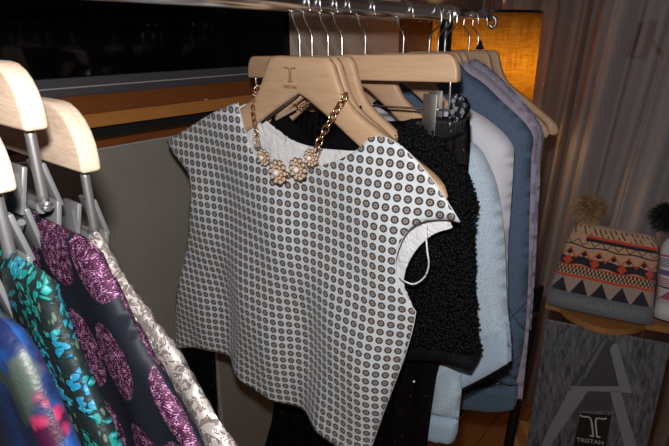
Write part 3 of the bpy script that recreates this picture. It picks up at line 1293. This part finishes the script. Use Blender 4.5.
# gathered waist and jewelled end of the waistband
wp = [LP(ta, u, v) for u, v in ((404, 121), (430, 117), (448, 118), (466, 118), (463, 135), (450, 141), (430, 143), (404, 143))]
fw_ = lambda P: .0035 * np.cos(P[:, 0] * 900)
sheet('waistband', wp, puff(.006, .008, fw_, .004, -1), BLACK_SATIN, trs, .0022, double=puff(.006, .008, None, .012, 1), label='gathered black waistband')
bm = bmesh.new()
jp = smooth_poly([LP(ta, u, v, .004) for u, v in ((447, 119), (449, 106), (456, 95), (466, 98), (470, 108), (463, 120), (457, 134), (449, 132))], [0, 3, 6], 4)
orn = sheet('jewelled_tab', jp, puff(.006, .012, None, .006, -1), BLACK_SATIN, trs, .004, double=puff(.003, .012, None, .006, 1), label='black tab set with clear stones')
bm = bmesh.new()
for k in range(34):
    for _ in range(30):
        u, v = random.uniform(447, 469), random.uniform(95, 133)
        p = LP(ta, u, v, .0)
        if inside(jp, np.array([p]))[0]:
            break
    rr_ = random.choice((.0012, .0016, .0024))
    add_ball(bm, (p[0], -.0015, p[1]), rr_, 1, (1, .6, 1))
for (u, v) in ((454, 101), (456, 109), (463, 112), (453, 112)):
    p = LP(ta, u, v)
    add_ball(bm, (p[0], -.0025, p[1]), .0036, 2, (1, .6, 1))
auto(from_bm('stone', bm, plain('clear_stone', (0.55, 0.58, 0.66), .06, .7), orn, False), 10)
bm = bmesh.new()
p = LP(ta, 415.5, 380)
add_ball(bm, (p[0], -.005, p[1]), .0022, 2)
from_bm('stud', bm, plain('bright_stud', (0.9, 0.9, 0.9), .2, .3), trs, True, 'single bright stud')

# ---- sweatshirts and tops further along the rail
t5 = T['H5']
sweat = garment('sweatshirt', t5, [(452, 134), (459, 137), (478, 146), (491, 168), (498, 190), (504.5, 241), (507, 300), (511, 342), (510, 346)], 'light heather blue sweatshirt behind the black boucle jacket', 'sweatshirt', HEATHER, T=.022,
                neck=None, fold=ripple(.006, .07, .02, .1, -.2), part='sweatshirt_body', bottom_flat=LP(t5, 450, 374)[1])
hp = [LP(t5, u, v, -.02) for u, v in ((506, 326), (508, 350), (508, 365), (484, 377), (456, 391), (449, 384), (445, 362), (446, 348), (475, 344))]
hp = smooth_poly(hp, [0, 2, 4, 6], 3)
sheet('rib_hem', hp, puff(.005, .01, None, -.022, -1), HEATHER_RIB, sweat, .008, double=puff(.022, .02, None, -.006, 1))
bm = bmesh.new()
ep = [LP(t5, u, v, -.024) for u, v in ((509, 363.5), (484, 378), (456, 392), (449, 385), (445, 367))]
add_tube(bm, catmull([(s, -.026, z) for s, z in ep], 5), .0016, 6)
from_bm('dark_edging', bm, BLACK_SATIN, sweat, True, 'dark edge of the hem')
ts = .5 * (T['TA'] + t5)
ysl = ts - t5
sp = [LP(t5, u, v, ysl) for u, v in ((430, 352), (462, 352), (462, 385), (458.5, 420), (428, 413), (432, 385))]
sp = smooth_poly(sp, [0, 1, 3, 4], 3)
fs_ = ripple(.004, .05, 0, .6, -.2)
slv = sheet('sleeve', sp, puff(.012, .02, fs_, ysl, -1), HEATHER, sweat, .008, double=puff(.010, .02, fs_, ysl, 1))
cp = [LP(t5, u, v, ysl) for u, v in ((428, 412.5), (443, 416), (458.5, 419.5), (457.5, 432), (453, 444), (438, 443), (423.5, 439), (425, 425))]
sheet('cuff', smooth_poly(cp, [0, 2, 4, 6], 3), puff(.0115, .015, None, ysl, -1), HEATHER_RIB, slv, .007, double=puff(.0115, .015, None, ysl, 1))

garment('long_sleeve_top', T['H6'], [(455, 101), (467, 107), (490, 121), (511, 142), (513.5, 165), (508, 250), (508, 300), (507, 345)], 'pale lilac-grey top between the light blue sweatshirt and the slate blue one', 'top', PALE, T=.028, neck=None,
        fold=ripple(.006, .08, .0, 0, -.2))
t7 = T['H7']
quilt = garment('quilted_sweatshirt', t7, [(467, 72), (482, 82), (500, 99), (531, 131), (531, 160), (529, 230), (528, 280), (524, 340), (515, 388)], 'slate blue quilted sweatshirt between the pale lilac top and the mauve one', 'sweatshirt', DENIM, T=.020,
                fold=ripple(.003, .06, 0, 0, -.2), part='sweatshirt_body')
hp = [LP(t7, u, v, -.018) for u, v in ((516, 386), (515, 398), (513, 410), (492, 412.5), (469, 410), (440, 408), (440, 386), (490, 388))]
sheet('rib_hem', smooth_poly(hp, [0, 2, 5, 6], 3), puff(.006, .01, None, -.017, -1), DENIM_RIB, quilt, .008, double=puff(.024, .02, None, -.004, 1))
garment('mauve_top', T['H8'], [(468, 63), (484, 73), (505, 92), (537, 128), (536, 160), (532, 280), (529, 330), (522, 402)], 'mauve top showing as a narrow strip right of the slate blue sweatshirt', 'top', MAUVE, T=.010, rad=.02)
garment('seersucker_top', T['H9'], [(470, 56), (486, 65), (508, 85), (541.5, 126), (541, 160), (538, 220), (534, 290), (531, 330)], 'lilac-grey textured top, furthest garment along the rail', 'top', SEER, T=.010, rad=.02)
# black cap on the neck of the last hanger
bm = bmesh.new()
c = LP(T['H11'], 480, 46)
add_lathe(bm, [(.0002, .012), (.003, .010), (.005, .002), (.010, -.006), (.0002, -.008)], 16, Matrix.Translation((c[0], 0, c[1])))
from_bm('neck_cap', bm, BLACK_SATIN, H11, True, 'black cap at the neck')

# ------------------------------------------------------------------ necklace on the front hanger
neck = empty('necklace', 'rose gold chain necklace with stone flowers hung over the front hanger', 'necklace')
frame(neck, 0)


def chain(px, y, n, L, wR, wr, name='chain', label=None):
    pts = catmull([(*LP(0, u, v, yy), yy) for (u, v), yy in zip(px, y)], 12)
    pts = [Vector((p.x, p.z, p.y)) for p in pts]
    acc = [0]
    for a, b in zip(pts, pts[1:]):
        acc.append(acc[-1] + (b - a).length)
    bm = bmesh.new()
    for k in range(n):
        q = (k + .5) / n * acc[-1]
        i = max(j for j in range(len(acc)) if acc[j] <= q)
        i = min(i, len(pts) - 2)
        f = (q - acc[i]) / max(1e-9, acc[i + 1] - acc[i])
        c = pts[i].lerp(pts[i + 1], f)
        tg = (pts[i + 1] - pts[i]).normalized()
        sidev = tg.cross(Vector((0, 1, 0))).normalized()
        nv = sidev.cross(tg)
        if k % 2:
            sidev = (sidev * .45 + nv * .9).normalized()
        else:
            sidev = (sidev * .95 - nv * .3).normalized()
        ring = [c + tg * math.cos(a) * L * .5 + sidev * math.sin(a) * wR for a in [m / 14 * 2 * math.pi for m in range(14)]]
        add_tube(bm, ring, wr, 7, closed=True)
    return from_bm(name, bm, GOLD, neck, True, label)


chain([(257, 84), (253.5, 97), (253, 112), (255.5, 128), (257.5, 140)], [-.012, -.016, -.030, -.049, -.052], 15, .0082, .0027, .00085)
chain([(346, 94), (342, 102), (334, 114), (326, 128), (320, 140), (315, 152)], [-.014, -.018, -.022, -.036, -.050, -.054], 9, .0135, .0044, .0011)
chain([(345, 96), (330, 92), (316, 99), (305, 104), (298, 107), (286, 99), (272, 92), (258, 86)], [-.008, .010, .0115, .0115, .0115, .0115, .011, -.006], 30, .0072, .0022, .0007, 'back_chain')


def flower(u, v, r, y):
    s, z = LP(0, u, v, y)
    C = Vector((s, y, z))
    bm = bmesh.new()
    add_lathe(bm, [(.0001, 0), (r * .72, 0), (r * .78, -.0012), (r * .4, -.003), (.0001, -.003)], 18, Matrix.Translation(C) @ Matrix.Rotation(math.pi / 2, 4, 'X') @ Matrix.Diagonal((1, 1, -1, 1)))
    np_ = 10
    for k in range(np_):
        a = 2 * math.pi * k / np_
        rg = [C + Vector((math.cos(a) * r * .78 + math.cos(b) * r * .23, -.0022, math.sin(a) * r * .78 + math.sin(b) * r * .23)) for b in [m / 8 * 2 * math.pi for m in range(8)]]
        add_tube(bm, rg, r * .055, 6, closed=True)
    f = from_bm('flower_setting', bm, GOLD, neck)
    bm = bmesh.new()
    for k in range(np_):
        a = 2 * math.pi * k / np_
        add_ball(bm, C + Vector((math.cos(a) * r * .78, -.003, math.sin(a) * r * .78)), r * .19, 1, (1, .8, 1))
        add_ball(bm, C + Vector((math.cos(a + .3) * r * .47, -.0042, math.sin(a + .3) * r * .47)), r * .14, 1, (1, .8, 1))
    from_bm('stone', bm, GEM, f, False, 'pale faceted stones')
    bm = bmesh.new()
    add_ball(bm, C + Vector((0, -.006, 0)), r * .30, 2)
    from_bm('pearl', bm, PEARL, f)


for a in ((258, 142, .0072, -.053), (264.5, 157, .0125, -.056), (279, 172, .0175, -.060), (299, 169, .0158, -.060), (312, 157.5, .0120, -.056)):
    flower(*a)

# ------------------------------------------------------------------ clip hangers and skirts close to the viewer
def skirt(t, right, left, top, mat, label, T=.006, fold=None, name='skirt', step=.006, y0=0.0, bottom=None):
    root = empty(name, label, 'skirt', 'skirts clipped to the near hangers')
    frame(root, t)
    R = [LP(t, u, v, y0) for u, v in right]
    zt = LP(t, *top, y0)[1]
    # carry the flare on down to a full skirt length below the picture, hem level, left side mirrored
    a, b = R[-2], R[-1]
    k = min(.9, (b[0] - a[0]) / max(1e-6, a[1] - b[1]))
    zh = zt - .50
    for f in (.35, .7, 1.0):
        R.append((b[0] + k * (b[1] - zh) * f * (1 - .35 * f), b[1] + (zh - b[1]) * f))
    R = R[1:]
    L_ = [(max(-.42, -q[0]), q[1]) for q in R[::-1]]
    R = R + [(0.0, zh - .012)]
    poly = R + L_
    poly = smooth_poly(poly, [0, len(R) - 2, len(R), len(poly) - 1], 4)
    sheet('skirt_cloth', poly, puff(T, .010, fold, y0, -1), mat, root, step, double=puff(T, .010, fold, y0, 1))
    return root


tB1, tB2, tB3, tB4 = -.392, -.430, -.466, -.502
G_N = 'near clip hangers with skirts'


def near_hanger(t, end_px, top_y, bot_y, rod_end, label):
    s1 = LP(t, *end_px)[0]
    zt = LP(t, end_px[0] - 20, top_y)[1]
    zb = LP(t, end_px[0] - 6, bot_y)[1]
    zw = LP(t, *rod_end)[1]
    return s1, zt, zb, zw


s1, zt, zb2, zw = near_hanger(tB1, (90, 155), 103, 170, (97, 236), '')
nB1 = clip_hanger(tB1, s1, s1, zt, zb2, 'pale wooden clip hanger holding the silver skirt, rightmost of three bar ends at left', G_N, wz=zw - zb2, clips=(s1 - .026, -s1 + .03), mat=MAPLE_LIGHT, clipmat=GREY_PLASTIC, chunky=True, rodr=.0032)
s2, zt, zb2, zw = near_hanger(tB2, (36, 120), 62, 129, (52, 208), '')
nB2 = clip_hanger(tB2, s2, s2, zt, zb2, 'pale wooden clip hanger holding the purple spotted skirt, highest of three bar ends at left', G_N, wz=zw - zb2, clips=(s2 - .026, -s2 + .03), mat=MAPLE_LIGHT, clipmat=GREY_PLASTIC, chunky=True, rodr=.0032)
s3, zt, zb2, zw = near_hanger(tB3, (1, 178), 118, 190, (12, 262), '')
nB3 = clip_hanger(tB3, s3, s3, zt, zb2, 'pale wooden clip hanger holding the teal skirt, at the left picture edge', G_N, wz=zw - zb2, clips=(s3 - .026, -s3 + .03), mat=MAPLE_LIGHT, clipmat=GREY_PLASTIC, chunky=True, rodr=.0032)

fk = ripple(.004, .06, .01, -.4, -.14, -.4)
skirt(tB1, [(62, 222), (98, 232), (118, 268), (150, 315), (188, 372), (236, 447), (262, 490)], (-.3, -.22, -.15), (40, 222), SILVER, 'silver embossed brocade skirt, rightmost of the near skirts', fold=fk)
skirt(tB2, [(28, 224), (82, 236), (94, 246), (112, 280), (142, 340), (172, 396), (202, 448), (224, 490)], (-.3, -.22, -.15), (20, 224), PURPLE, 'dark skirt with large purple glitter spots, between silver and teal skirts', fold=fk)
skirt(tB3, [(8, 266), (46, 272), (53, 291), (66, 330), (84, 378), (104, 425), (118, 460), (130, 490)], (-.3, -.22, -.15), (4, 266), TEAL, 'teal flower brocade skirt, left of the purple spotted skirt', fold=fk)
skirt(tB4, [(-10, 312), (8, 324), (22, 343), (36, 372), (50, 405), (68, 448), (84, 490)], (-.3, -.22, -.15), (-12, 312), BLUEFL, 'blue satin skirt with dark red roses at the lower left corner', fold=fk)

# ------------------------------------------------------------------ display stand, knit hats, picture board
KNIT_GREY = cloth_mat('grey_rib_knit', (0.11, 0.115, 0.13), (0.19, 0.20, 0.215), 500, .9)
STANDW = wood('stand_wood', (0.40, 0.18, 0.06), (0.26, 0.10, 0.03), (6, 30, 30), .5)


def hat_frame(TL, TR, BL, BR, d0, lean):
    """a plane through two base points at one height; u along the base"""
    zb_ = at_depth(*BL, d0)[2]
    q = ray(*BR)
    B0 = at_depth(*BL, d0)
    B1 = CAM + q * ((zb_ - CAM[2]) / q[2])
    ex = (B1 - B0)
    ex /= np.linalg.norm(ex)
    ny = np.array([-ex[1], ex[0], 0])          # away from the viewer
    ez = np.array([0, 0, math.cos(lean)]) + ny * math.sin(lean)
    nrm = np.cross(ex, ez)
    nrm = nrm if nrm @ ny > 0 else -nrm
    return B0, ex, ez, nrm


def plane_uv(F, u, v):
    B0, ex, ez, nrm = F
    p = at_plane(u, v, B0, nrm)
    return float((p - B0) @ ex), float((p - B0) @ ez)


def fmat(F):
    B0, ex, ez, nrm = F
    return Matrix(((ex[0], nrm[0], ez[0], B0[0]), (ex[1], nrm[1], ez[1], B0[1]), (ex[2], nrm[2], ez[2], B0[2]), (0, 0, 0, 1)))


def knit_common(v, col):
    x, y, z, w = coords('UV')
    st = ((x * 480 + (y * 560).sin() * .8).sin()) * 0.5 + noise(w, 300, 2)
    return {'Base Color': col, 'Roughness': .9, 'Sheen Weight': .2, 'Normal': bump(st, .5, .002)}


def fn_hat1():
    x, y, z, v = coords('UV')
    RED, DK, PALEC = (0.60, 0.060, 0.022), (0.018, 0.014, 0.022), (0.54, 0.33, 0.20)  # pale and red wool tinted warmer, the lamp's orange glow put into the colour
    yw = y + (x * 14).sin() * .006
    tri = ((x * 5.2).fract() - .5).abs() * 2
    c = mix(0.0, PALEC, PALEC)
    GR = (0.36, 0.27, 0.22)
    ft = (yw - .01) / .23
    c = mix(between(yw, .0, .25), c, GR)
    c = mix(between(yw, .01, .235) * (tri < (1 - ft) * .98), c, DK)
    c = mix(between(yw, .25, .285), c, RED)
    k = (((x * 26 + (y * 22).floor() * .5).fract() > .5)) * 1.0
    c = mix(between(yw, .29, .40) * k, c, DK)
    c = mix(between(yw, .40, .42), c, RED)
    w1 = ((x * 3.6 + .2).fract() - .5).abs() * 2 + (yw - .475).abs() * 5
    yb = yw + (x * 22).sin() * .014
    c = mix(between(yb, .425, .535), c, DK)
    c = mix(w1 < .36, c, RED)
    # pale band with small dark stars between red zigzags
    dx = ((x * 6.5).fract() - .5).abs()
    dy = (y - .585).abs() * 7
    c = mix(((dx + dy) < .27), c, DK)
    zz = ((((x * 6.5 + .5).fract() - .5).abs() * 2) * .12 + .52 - y).abs()
    c = mix(zz < .013, c, RED)
    ln = (y - .685 - (x * 19).sin() * .012).abs()
    c = mix(ln < .009, c, DK)
    zz2 = ((((x * 8).fract() - .5).abs() * 2) * .08 + .70 - y).abs()
    c = mix(zz2 < .008, c, DK)
    spots = (1 - smooth(voro(vec(x * 2.0, y, 0.0), 11), .10, .16)) * between(y, .62, .95)
    c = mix(spots, c, RED)
    c = mix(between(y, .80, .845) * (x > .2), c, RED)
    c = mix(between(y, .765, .81) * (x > .2), c, DK)
    ch = (((x * 16 + (y * 10)).fract() - .5).abs() < .14) * between(y, .85, .97) * (noise(v, 16, 1) > .44)
    c = mix(ch, c, DK)
    return knit_common(v, c)


def fn_hat2():
    x, y, z, v = coords('UV')
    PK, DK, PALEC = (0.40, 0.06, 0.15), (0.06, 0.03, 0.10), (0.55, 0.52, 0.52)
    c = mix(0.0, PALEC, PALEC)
    tri = ((x * 6).fract() - .5).abs() * 2
    c = mix(between(y, .05, .2) * (tri < (.2 - y) * 6.2), c, PK)
    c = mix(between(y, .22, .25), c, DK)
    k = (((x * 26).fract() > .5) - ((y * 30).fract() > .5)).abs()
    c = mix(between(y, .26, .38) * k, c, PK)
    c = mix(between(y, .42, .50), c, (0.14, 0.07, 0.24))
    c = mix(between(y, .54, .68) * k, c, DK)
    c = mix(between(y, .70, .73), c, PK)
    return knit_common(v, c)


def hat(name, corners_px, F, mat, brimmat, brim_h, T_, label, pom, pommat, pr, extra=None):
    root = empty(name, label, 'hat', 'knit hats on the display stand')
    root.matrix_world = fmat(F)
    if extra:
        C = extra
    else:
        C = [plane_uv(F, *p) for p in corners_px]        # BL BR TR TL of the knitted body

    def bil(u, v):
        a, b, c, d = [np.array(q) for q in C]
        bul = .05 * math.sin(math.pi * v) * (a - b) / 2 * 0
        return a * (1 - u) * (1 - v) + b * u * (1 - v) + c * u * v + d * (1 - u) * v

    bm = bmesh.new()
    uvl = bm.loops.layers.uv.new('UVMap')
    n = 40
    for side in (-1, 1):
        g = []
        for j in range(n + 1):
            row = []
            for i in range(n + 1):
                u, v = i / n, j / n
                p = bil(u, v)
                # round the upper corners
                if v > .72:
                    k = ((v - .72) / .28) ** 2.5
                    p = p + (bil(.5, v) - p) * .16 * k * (abs(u - .5) * 2) ** 2
                e = (1 - (2 * u - 1) ** 4) ** .5 * (1 - max(0, (v - .5) / .5) ** 3) ** .5
                y = side * T_ * e * (1.0 - .15 * v) + .002 * math.sin(u * 23 + v * 9)
                row.append(bm.verts.new((p[0], y, p[1])))
            g.append(row)
        for j in range(n):
            for i in range(n):
                f = bm.faces.new((g[j][i], g[j][i + 1], g[j + 1][i + 1], g[j + 1][i]))
                for lp, (a, b) in zip(f.loops, ((i, j), (i + 1, j), (i + 1, j + 1), (i, j + 1))):
                    lp[uvl].uv = (a / n, b / n)
    bmesh.ops.remove_doubles(bm, verts=bm.verts, dist=1e-5)
    from_bm('knit_body', bm, mat, root)
    # turned-up brim
    a, b = np.array(C[0]), np.array(C[1])
    bm = bmesh.new()
    m = 56
    rings = []
    for i in range(m):
        an = 2 * math.pi * i / m
        cx = (a + b) / 2 + (b - a) / 2 * 1.012 * math.copysign(abs(math.cos(an)) ** .6, math.cos(an))
        y = (T_ + .004) * math.copysign(abs(math.sin(an)) ** .8, math.sin(an))
        rings.append([bm.verts.new((cx[0], y * k, cx[1] + dz)) for dz, k in ((.004, .9), (.006, 1.0), (-brim_h * .5, 1.05), (-brim_h, 1.0), (-brim_h, .85))])
    for i in range(m):
        A, B = rings[i], rings[(i + 1) % m]
        for k in range(4):
            bm.faces.new((A[k], B[k], B[k + 1], A[k + 1]))
    from_bm('brim', bm, brimmat, root)
    bm = bmesh.new()
    px, pz = pom
    for k in range(2000):
        d = Vector((random.gauss(0, 1), random.gauss(0, 1), random.gauss(0, 1))).normalized()
        L = pr * random.uniform(.75, 1.2)
        o_ = d.orthogonal().normalized()
        c = Vector((px, 0, pz))
        b1 = d.cross(o_)
        w = pr * .05
        mid = c + d * L * .6 + Vector((0, 0, -pr * .04))
        tip = bm.verts.new(c + d * L + Vector((random.gauss(0, .12), random.gauss(0, .12), -.12)) * pr)
        base = [bm.verts.new(c + d * pr * .2 + (o_ * math.cos(q) + b1 * math.sin(q)) * w) for q in (0, 2.1, 4.2)]
        ms = [bm.verts.new(mid + (o_ * math.cos(q) + b1 * math.sin(q)) * w * .8) for q in (0, 2.1, 4.2)]
        for q in range(3):
            bm.faces.new((base[q], base[(q + 1) % 3], ms[(q + 1) % 3], ms[q]))
            bm.faces.new((ms[q], ms[(q + 1) % 3], tip))
    add_ball(bm, (px, 0, pz), pr * .55, 2)
    from_bm('pompom', bm, pommat, root, False)
    return root, C


HD = 1.12
F1 = hat_frame((576, 222), (659, 236), (546, 302), (650, 322), HD, math.radians(14))
body1 = [(548.5, 288), (654, 309), (661, 237), (574, 220)]
pc = plane_uv(F1, 590, 208)
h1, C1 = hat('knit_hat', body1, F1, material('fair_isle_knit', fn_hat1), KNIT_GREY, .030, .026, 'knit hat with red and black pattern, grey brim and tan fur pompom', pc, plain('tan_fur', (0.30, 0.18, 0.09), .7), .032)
B0, ex, ez, nrm = F1
F2 = (B0 + ex * .215 - nrm * .03, ex, ez, nrm)
q0 = plane_uv(F2, 657, 300)
q1 = plane_uv(F2, 661, 236)
wdt = .205
C2 = [(q0[0], q0[1]), (q0[0] + wdt, q0[1]), (q1[0] + wdt * .86, q1[1]), (q1[0], q1[1])]
pc = plane_uv(F2, 667, 216)
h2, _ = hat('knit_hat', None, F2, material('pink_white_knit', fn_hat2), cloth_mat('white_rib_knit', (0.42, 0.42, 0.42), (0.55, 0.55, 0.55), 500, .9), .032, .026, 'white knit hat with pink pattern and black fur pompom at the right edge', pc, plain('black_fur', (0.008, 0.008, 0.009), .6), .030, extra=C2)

# stand: shelf under the hats, back rail they lean on, four splayed legs, lower shelf for the board
zsh = float(B0[2]) - .006 - .0
zlo = None
Ms = fmat((np.array([B0[0], B0[1], 0]), ex, np.array([0, 0, 1.0]), np.array([-ex[1], ex[0], 0])))
stand = empty('display_stand', 'dark wooden display stand under the knit hats', 'stand')
stand.matrix_world = Ms
bm = bmesh.new()
_sh = [(.0, .13), (.0, .010), (.03, .004)] + [(.03 + .16 * k / 12, .004 - .055 * math.sin(math.pi * k / 12) ** .7) for k in range(1, 12)] + [(.19, .004), (.43, .010), (.43, .13)]
add_prism(bm, _sh, Matrix.Translation((0, 0, zsh - .001)) @ Matrix.Rotation(-math.pi / 2, 4, 'X'), .013)
auto(from_bm('top_shelf', bm, STANDW, stand))
for x in (-.02, .45):
    for y in (-.03, .11):
        bm = bmesh.new()
        sx = -.035 if x < .2 else .035
        add_tube(bm, [(x, y, zsh - .012), (x + sx, y + (-.03 if y < 0 else .03), 0)], .011, 12)
        auto(from_bm('leg', bm, BLACK_METAL, stand))
bm = bmesh.new()
for x in (.06, .36):
    add_box(bm, (x, .095, zsh + .06), (.018, .014, .13), .002)
add_box(bm, (.21, .095, zsh + .12), (.32, .014, .022), .002)
auto(from_bm('back_rail', bm, BLACK_METAL, stand))

# picture board
PD = 1.085
FPL = hat_frame(None, None, (546.5, 319.5), (671, 344.5), PD, math.radians(-4))
PB0, pex, pez, pn = FPL
FP = (PB0, pex, np.array([0, 0, math.cos(.09)]) + pn * 0 + np.array([pn[0], pn[1], 0]) * math.sin(.09), None)
pez = FP[2] / np.linalg.norm(FP[2])
pnr = np.cross(pex, pez)
pnr = pnr if pnr @ np.array([-pex[1], pex[0], 0]) > 0 else -pnr
FP = (PB0, pex, pez, pnr)
pw = plane_uv(FP, 671, 344.5)[0]
PH = .40


def fn_grass():
    x, y, z, v = coords('Object')
    a = noise(vec(x * 150, z * 26, 0.0), 1.0, 4, .65, .8)
    b = noise(vec(x * 60 + z * 20, z * 18, 4.0), 1.0, 3, .6, 1.0)
    g = noise(v, 7, 2)
    f = (smooth(a, .3, .7) * .6 + smooth(b, .3, .7) * .4)
    c = mix(f, (0.018, 0.019, 0.022), (0.17, 0.17, 0.185))
    return {'Base Color': c, 'Roughness': .4}


board = empty('picture_board', 'grey photo board of grass with a large pale letter A and black logo square', 'board')
board.matrix_world = fmat(FP)
bm = bmesh.new()
add_box(bm, (pw / 2, .003, -PH / 2), (pw, .006, PH), .0006)
from_bm('panel', bm, material('grey_grass_photo', fn_grass), board, False)
z6 = 456 / 139


def q6(x, y):
    return plane_uv(FP, 530 + x / z6, 310 + y / z6)


def flat(name, polys, mat, y, label=None, parent=board):
    bm = bmesh.new()
    for p in polys:
        add_prism(bm, [q6(*c) for c in p], Matrix.Translation((0, y, 0)), .0004)
    return from_bm(name, bm, mat, parent, False, label)


flat('printed_letter', [[(272, 112), (286, 108), (334, 272), (140, 262), (130, 250), (292, 250), (262, 128)],
                        [(128, 262), (190, 264), (66, 446), (40, 446), (48, 416)], [(262, 264), (298, 266), (350, 452), (312, 456)]], plain('print_mid_grey', (0.20, 0.20, 0.21), .4), -.0006, 'pale grey letter A')
flat('printed_shade', [[(240, 92), (252, 78), (150, 246), (132, 248)], [(252, 84), (272, 112), (262, 128), (292, 250), (160, 250)], [(192, 268), (262, 268), (275, 330), (150, 332)]], plain('print_dark_grey', (0.055, 0.055, 0.06), .4), -.0004, 'dark grey inside of the letter')
flat('printed_fold', [[(246, 96), (256, 92), (182, 222), (165, 232)]], plain('print_grey', (0.12, 0.12, 0.125), .4), -.0007)
pl_ = flat('logo_square', [[(166, 337), (268, 345), (246, 462), (140, 452)]], plain('print_black', (0.012, 0.012, 0.013), .4), -.0008, 'black logo square')
LOGO = plain('print_white', (0.42, 0.42, 0.43), .4)
e0 = q6(210, 380)
e1 = q6(208, 345)
hgt = abs(q6(206, 417)[1] - q6(212, 347)[1])
rl = math.atan2(q6(240, 436)[1] - q6(152, 424)[1], q6(240, 436)[0] - q6(152, 424)[0])
bm = bmesh.new()
for p in emblem_polys(hgt):
    add_prism(bm, [(x * .98 + z * -.06, z) for x, z in p], Matrix.Translation((e0[0], -.0012, e0[1])) @ Matrix.Rotation(-rl, 4, 'Y'), .0003)
from_bm('logo_emblem', bm, LOGO, pl_, False, 'white T emblem')
wt = q6(242, 434)[0] - q6(152, 424)[0]
me = text_mesh('TRISTAN', .02)
xs = [v.co.x for v in me.vertices]
k = wt / (max(xs) - min(xs))
e2 = q6(197, 430)
me.transform(Matrix.Translation((e2[0], -.0012, e2[1])) @ Matrix.Rotation(-rl, 4, 'Y') @ Matrix.Rotation(math.pi / 2, 4, 'X') @ Matrix.Scale(k, 4))
link('logo_lettering', me, LOGO, pl_, False, 'white lettering')
# lower shelf that carries the board
zl_ = float((PB0 - pez * PH)[2])
cb = PB0 + pex * pw / 2 - pez * PH
inv = Ms.inverted()
lc_ = inv @ Vector(cb)
bm = bmesh.new()
add_box(bm, (.215, (lc_.y + .10) / 2 - .01, zl_ - .011), (.50, abs(.14 - lc_.y) + .03, .018), .003, )
auto(from_bm('lower_shelf', bm, STANDW, stand))
